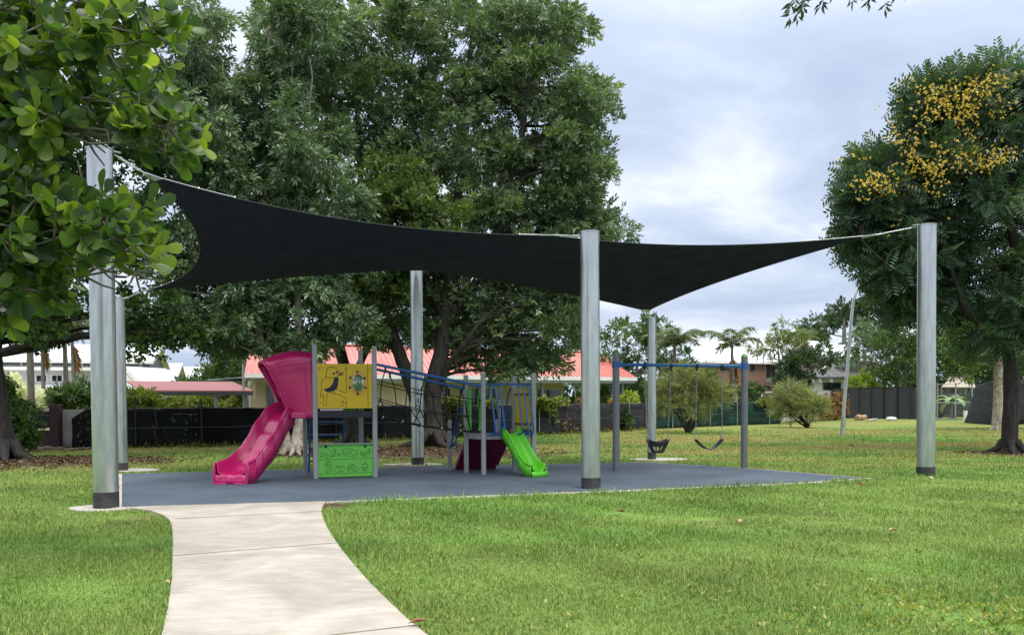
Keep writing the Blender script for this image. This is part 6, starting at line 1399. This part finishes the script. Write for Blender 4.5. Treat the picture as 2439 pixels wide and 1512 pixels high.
for (tx, ty), Y, h0 in boughs:
    tip = P(tx, ty, Y); st_ = Vector((-7.3, 8.4, max(1.6, tip.z - .55)))
    pts = []; n = 9
    for i in range(n + 1):
        t = i / n; p = st_.lerp(tip, t); p.z += .35 * math.sin(math.pi * t) * (1 if ty < 400 else .6); p += Vector((0, random.uniform(-.12, .12), random.uniform(-.10, .10))); pts.append(p)
    cc = cat_curve(pts, 2); mb.tube(cc, [.022 * (1 - .7 * k / len(cc)) for k in range(len(cc))], 6)
    tg = (cc[-1] - cc[-4]).normalized(); ros_p.append(tuple(cc[-1])); ros_d.append(tuple(tg + Vector((0, -.2, .35))))
    # side shoots
    for k in range(3, len(cc) - 1, 2):
        c = cc[k]
        if c.x < -5.4: continue
        for _ in range(4 if random.random() < .6 else 3):
            d = Vector((random.uniform(-.1, .8), random.uniform(-.9, .9), random.uniform(-.75, .75))).normalized(); L = random.uniform(.12, .34); e_ = c + d * L
            mb.tube([c, c + d * L * .5 + Vector((0, 0, -.02)), e_], [.012, .010, .007], 5); ros_p.append(tuple(e_)); ros_d.append(tuple(d + Vector((0, -.1, .45))))
mb.build('trunk', M['bark_grey'], o)
rp_, rd_ = np.array(ros_p), np.array(ros_d)
def proj(p):
    v = CM.transposed() @ (Vector(p) - Vector((0, 0, EYE))); return CX - v.x / v.z * FPX, CY + v.y / v.z * FPX
pxy = np.array([proj(p) for p in rp_]); vis = np.ones(len(rp_), bool)
for x0, y0, x1, y1 in ((160, 305, 318, 455), (300, 378, 520, 470), (395, 470, 520, 760), (190, 630, 420, 760)): vis &= ~((pxy[:, 0] > x0) & (pxy[:, 0] < x1) & (pxy[:, 1] > y0) & (pxy[:, 1] < y1))
rp_, rd_ = rp_[vis], rd_[vis]
scatter('crown', T_alm, rp_, rd_, rng.uniform(.62, 1.08, len(rp_)), np.clip(rng.normal(.42, .24, len(rp_)), .05, .95), M['f_almond'], o, smooth=True)
# overhanging twigs at the top right, from a tree standing right of the viewer
o = E('overhanging_tree', (7.2, 4.5, 0), 'leafy twig tips dangling into the sky at the top right edge', 'tree')
random.seed(12); mb = MB(); tb = Vector((7.2, 4.5, 0)); mb.tube(cat_curve([tb, tb + Vector((-.1, .1, 3)), tb + Vector((.1, .3, 6)), tb + Vector((0, .4, 8.5))], 4), [.24 - .012 * k for k in range(13)], 12, jit=.05)
pos, dr = [], []
for (tx, ty, Y) in ((1890, 28, 9.0), (1905, 8, 9.0), (1895, -8, 8.9), (1970, -6, 9.2), (2030, -8, 9.0), (2068, -8, 9.1), (2103, -2, 9.2), (1990, -30, 9.1), (1930, -25, 9.0), (2140, -30, 9.3), (2050, -40, 9.2), (1915, -5, 9.1), (1878, 12, 9.0)):
    tip = P(tx, ty, Y); a = Vector((7.1, 4.8, 6.9)); n = 7; pts = []
    for i in range(n + 1): t = i / n; p = a.lerp(tip, t); p.z += .9 * math.sin(math.pi * t) * (1 - t * .3); pts.append(p)
    cc = cat_curve(pts, 2); mb.tube(cc, [.03 * (1 - .85 * k / len(cc)) for k in range(len(cc))], 5)
    for k in range(len(cc) - 5, len(cc)):
        for _ in range(1 if k < len(cc) - 1 else 2): pos.append(tuple(cc[k] + Vector((random.uniform(-.04, .04), random.uniform(-.04, .04), random.uniform(-.02, .03))))); dr.append((random.uniform(-.5, .5), random.uniform(-.5, .5), -1))
mb.build('trunk', M['bark_grey'], o)
scatter('crown', [sprig(4, .09, .026, 3, .8, .07, .5, .25), sprig(3, .10, .03, 4, .8, .07, .5, .25)], np.array(pos), np.array(dr), rng.uniform(.8, 1.2, len(pos)), rng.random(len(pos)) * .6, M['f_dark'], o)

# ------------------------------------------------------------------ lawn blades, litter, fallen leaves
def inside(poly, X, Y):
    r = np.zeros(len(X), bool); n = len(poly)
    for i in range(n):
        x0, y0 = poly[i]; x1, y1 = poly[(i + 1) % n]; c = ((y0 > Y) != (y1 > Y)); 
        with np.errstate(divide='ignore', invalid='ignore'): xi = (x1 - x0) * (Y - y0) / (y1 - y0) + x0
        r ^= c & (X < xi)
    return r
def mulch_mask(X, Y):
    m = np.zeros(len(X))
    for p, r in MULCH: m = np.maximum(m, np.clip(1.25 - np.hypot(X - p.x, Y - p.y) / (r + .2), 0, 1))
    return m
def blades(Yn, Yf, ref, nmax, hgt, wid):
    out = []
    ys = np.linspace(Yn, Yf, 60)
    dens = ref * np.minimum(1, (8.0 / ys) ** 2.1); wd = 1.09 * ys * 1.14 + 1.0; cnt = dens * wd; cdf = np.cumsum(cnt); tot = int(float(np.sum((cnt[1:] + cnt[:-1]) * .5 * np.diff(ys)))); cdf = cdf / cdf[-1]
    y = np.interp(rng.random(tot), cdf, ys) + rng.uniform(-.2, .2, tot); x = (rng.random(tot) - .5) * (1.09 * y * 1.14 + 1.0)
    return x, y
GX, GY = blades(5.4, 46, 3300, 0, 0, 0)
keep = ~inside(PAD, GX, GY) & ~inside(offset_poly(PAD, .05), GX, GY) & ~inside(PATH, GX, GY)
for fp_ in FOOT: keep &= ~inside(fp_, GX, GY)
keep &= ~((mulch_mask(GX, GY) > rng.random(len(GX)) * .8))
# stay in front of the fence line
fl = np.array([[-40, 31], [-14.9, 31.5], [-10.3, 32.1], [1.5, 41], [6.8, 47.4], [60, 60]]); keep &= GY < np.interp(GX, fl[:, 0], fl[:, 1]) - .1
# patchy thinning
pat = np.sin(GX * 1.7 + 2 * np.sin(GY * .9)) * np.sin(GY * 1.3 + 1.5 * np.sin(GX * 1.1)) + .6 * np.sin(GX * 4.1 + GY * 3.3)
keep &= rng.random(len(GX)) < np.clip(.88 + .25 * pat, .35, 1)
GX, GY = GX[keep], GY[keep]; n = len(GX); pat = pat[keep]
print('blades', n)
# distance to path/pad edges makes taller tufts
sc_ = (GY / 8) ** .62
H_ = rng.gamma(5, .0074, n) * np.clip(1 + .35 * pat, .5, 1.5) * (.75 + .25 * sc_) ; Wd = .0042 * sc_ * rng.uniform(.7, 1.4, n)
edge = np.zeros(n, bool)
for poly, dd in ((PATH, .10), (KERB, .10)): edge |= inside(offset_poly(poly, dd) if poly is KERB else poly, GX, GY)
H_[edge] *= 1.5
az = rng.uniform(0, 2 * np.pi, n); ln = rng.uniform(.15, 1.1, n); dx, dy = np.cos(az), np.sin(az); px_, py_ = -dy, dx
V = np.zeros((n, 5, 3)); base = np.stack([GX, GY, np.zeros(n)], 1)
side = np.stack([px_, py_, np.zeros(n)], 1) * Wd[:, None]; fw_ = np.stack([dx, dy, np.zeros(n)], 1)
V[:, 0] = base - side; V[:, 1] = base + side; mid_ = base + fw_ * (H_ * ln * .35)[:, None] + np.stack([0 * H_, 0 * H_, H_ * .6], 1)
V[:, 2] = mid_ + side * .75; V[:, 3] = mid_ - side * .75; V[:, 4] = base + fw_ * (H_ * ln)[:, None] + np.stack([0 * H_, 0 * H_, H_ * (1 - .25 * ln)], 1)
F = (np.array([[0, 1, 2], [0, 2, 3], [3, 2, 4]])[None] + (np.arange(n) * 5)[:, None, None]).reshape(-1, 3)
gmat, gn, gl, gb = new_mat('grass_blade'); col, noise_, ramp_, mix_ = grass_color_nodes(gn, gl)
ga = gn.new('ShaderNodeAttribute'); ga.attribute_name = 'tint'; gr = gn.new('ShaderNodeValToRGB'); gl.new(ga.outputs['Fac'], gr.inputs[0])
gr.color_ramp.elements[0].color = (.72, .78, .62, 1); gr.color_ramp.elements[1].color = (1.5, 1.35, 1.5, 1); q = gr.color_ramp.elements.new(.90); q.color = (1.15, 1.12, 1.0, 1); q = gr.color_ramp.elements.new(.965); q.color = (1.9, 1.35, 1.6, 1)
gx = gn.new('ShaderNodeMixRGB'); gx.blend_type = 'MULTIPLY'; gx.inputs[0].default_value = 1; gl.new(col, gx.inputs[1]); gl.new(gr.outputs[0], gx.inputs[2]); gl.new(gx.outputs[0], gb.inputs['Base Color'])
gb.inputs['Roughness'].default_value = .5; gb.inputs['Specular IOR Level'].default_value = .35
gt = gn.new('ShaderNodeBsdfTranslucent'); gl.new(gx.outputs[0], gt.inputs[0]); gm_ = gn.new('ShaderNodeMixShader'); gm_.inputs[0].default_value = .35; gl.new(gb.outputs[0], gm_.inputs[1]); gl.new(gt.outputs[0], gm_.inputs[2]); gl.new(gm_.outputs[0], gn['Material Output'].inputs[0])
tt = np.repeat(np.clip(rng.random(n), 0, 1), 3)
setp(np_mesh('grass', V.reshape(-1, 3), F, gmat, None, tt), 'short uneven green lawn with drier patches around the playground', 'grass', kind='stuff')
# broad-leaved weeds in the lawn at the lower right
n = 900; wx = rng.normal(3.9, 1.0, n); wy = rng.normal(7.0, .55, n); wx2 = rng.uniform(-2, 9, 350); wy2 = rng.uniform(6, 15, 350)
wp = np.stack([np.r_[wx, wx2], np.r_[wy, wy2], np.full(n + 350, .02)], 1); k = ~inside(PATH, wp[:, 0], wp[:, 1]) & ~inside(KERB, wp[:, 0], wp[:, 1]); wp = wp[k]
so_ = scatter('clover_weeds', [rosette(6, .055, .03, 9), rosette(7, .05, .028, 8)], wp, rng.normal(size=wp.shape) * .35 + np.array([0, 0, 1]), rng.uniform(.5, 1.0, len(wp)), np.clip(rng.normal(.7, .25, len(wp)), 0, 1), M['f_vine'], None)
setp(so_, 'low broad leaved weeds mixed into the lawn in the foreground', 'weeds', kind='stuff')
# brown leaf litter under the trees
pp = []
for p, r in MULCH[:NLIT]: m = int(240 * r); a = rng.uniform(0, 6.28, m); d = r * np.sqrt(rng.random(m)) * 1.25; pp.append(np.stack([p.x + d * np.cos(a), p.y + d * np.sin(a) * .9, np.full(m, .015)], 1))
m = 900; s = rng.random(m); fx = np.interp(s, [0, .3, .75, 1], [-14.9, -10.3, 1.5, 6.8]); fy = np.interp(s, [0, .3, .75, 1], [31.5, 32.1, 41, 47.4]) - rng.exponential(.35, m) - .1; pp.append(np.stack([fx, fy, np.full(m, .02)], 1))
pp = np.vstack(pp); k = ~inside(KERB, pp[:, 0], pp[:, 1]); pp = pp[k]
so_ = scatter('leaf_litter', [(*kite(.11, .06, .3, .2), np.array([0, .1])), (*kite(.14, .05, .4, .1), np.array([0, -.1]))], pp, rng.normal(size=pp.shape) * np.array([1, 1, .15]), rng.uniform(.6, 1.3, len(pp)), rng.random(len(pp)), M['f_litter'], None, up=np.tile([0, 0, 1.0], (len(pp), 1)) + rng.normal(0, .3, pp.shape))
setp(so_, 'brown leaf litter scattered under the trees and along the fence foot', 'leaf litter', kind='stuff')
# tall rough grass along the fence foot
m = 5200; s = rng.random(m); fx = np.interp(s, [0, .3, .75, 1], [-14.9, -10.3, 1.5, 6.8]); fy = np.interp(s, [0, .3, .75, 1], [31.5, 32.1, 41, 47.4]) - rng.exponential(.12, m) - .08
tp = np.stack([fx, fy, np.zeros(m)], 1); so_ = scatter('rough_grass', [(*kite(.2, .02, .2, .3), np.array([0, .1]))], tp, rng.normal(size=tp.shape) * .35 + np.array([0, 0, 1]), rng.gamma(3, .16, m), rng.random(m), M['f_vine'], None)
setp(so_, 'tufts of longer unmown grass along the foot of cloth fences', 'grass', kind='stuff')
# single fallen leaves
def fleaf(px, py, L, mcol, lab, z=.03, yaw=0.0):
    L *= .72; q = G(px, py, z); v, f = kite(L, L * .5, .5, -.15); c, s = math.cos(yaw), math.sin(yaw)
    mb = MB(); mb.add([(q.x + c * x - s * y, q.y + s * x + c * y, z + zz + .02) for x, y, zz in v], [tuple(i) for i in f])
    return setp(mb.build('fallen_leaf', mcol, None, origin=(q.x, q.y, z), solid=.003), lab, 'leaf', 'single fallen leaves on lawn and path')
mr = pmat('red_brown_leaf', (.30, .09, .05), .6, var=.3); mt_ = pmat('tan_leaf', (.50, .30, .18), .7, var=.2); mw = pmat('pale_leaf', (.62, .58, .48), .7)
fleaf(972, 1490, .17, mr, 'curled red brown leaf lying on the concrete path at its lower right edge', yaw=-1.4)
fleaf(404, 1393, .12, mt_, 'yellowish leaf on the left edge of concrete path', yaw=.8)
fleaf(2062, 1158, .24, mr, 'reddish leaf on grass below the pointed rubber tip', yaw=.6); fleaf(2135, 1267, .22, mt_, 'tan leaf alone on the bright lawn at right', yaw=2.2)
fleaf(1760, 1247, .18, mt_, 'pinkish tan leaf right of the bare soil patch in the lawn', yaw=-.5); fleaf(2222, 1142, .2, mw, 'pale leaf on grass right of the tall right shade post', yaw=.3)
fleaf(1490, 1222, .22, mr, 'dark brown leaf on lawn in front of front centre shade post', yaw=1.9); fleaf(2036, 1064, .3, mr, 'brown leaf far out on the yellowish lawn near leaning light pole', yaw=1.2)
# far line of vegetation closing the horizon
pp = []; m = 5000; x = rng.uniform(-110, 130, m); y = rng.uniform(118, 128, m); z = rng.random(m) * (3.2 + 1.2 * np.sin(x * .21) + .8 * np.sin(x * .53)); pp = np.stack([x, y, z], 1)
so_ = scatter('far_trees', T_big, pp, rng.normal(size=pp.shape) + np.array([0, 0, .3]), rng.uniform(2.5, 4, m), np.clip(rng.normal(.45, .2, m), 0, 1), M['f_dark'], None)
setp(so_, 'far dark line of trees closing the horizon behind the houses', 'trees', kind='stuff')
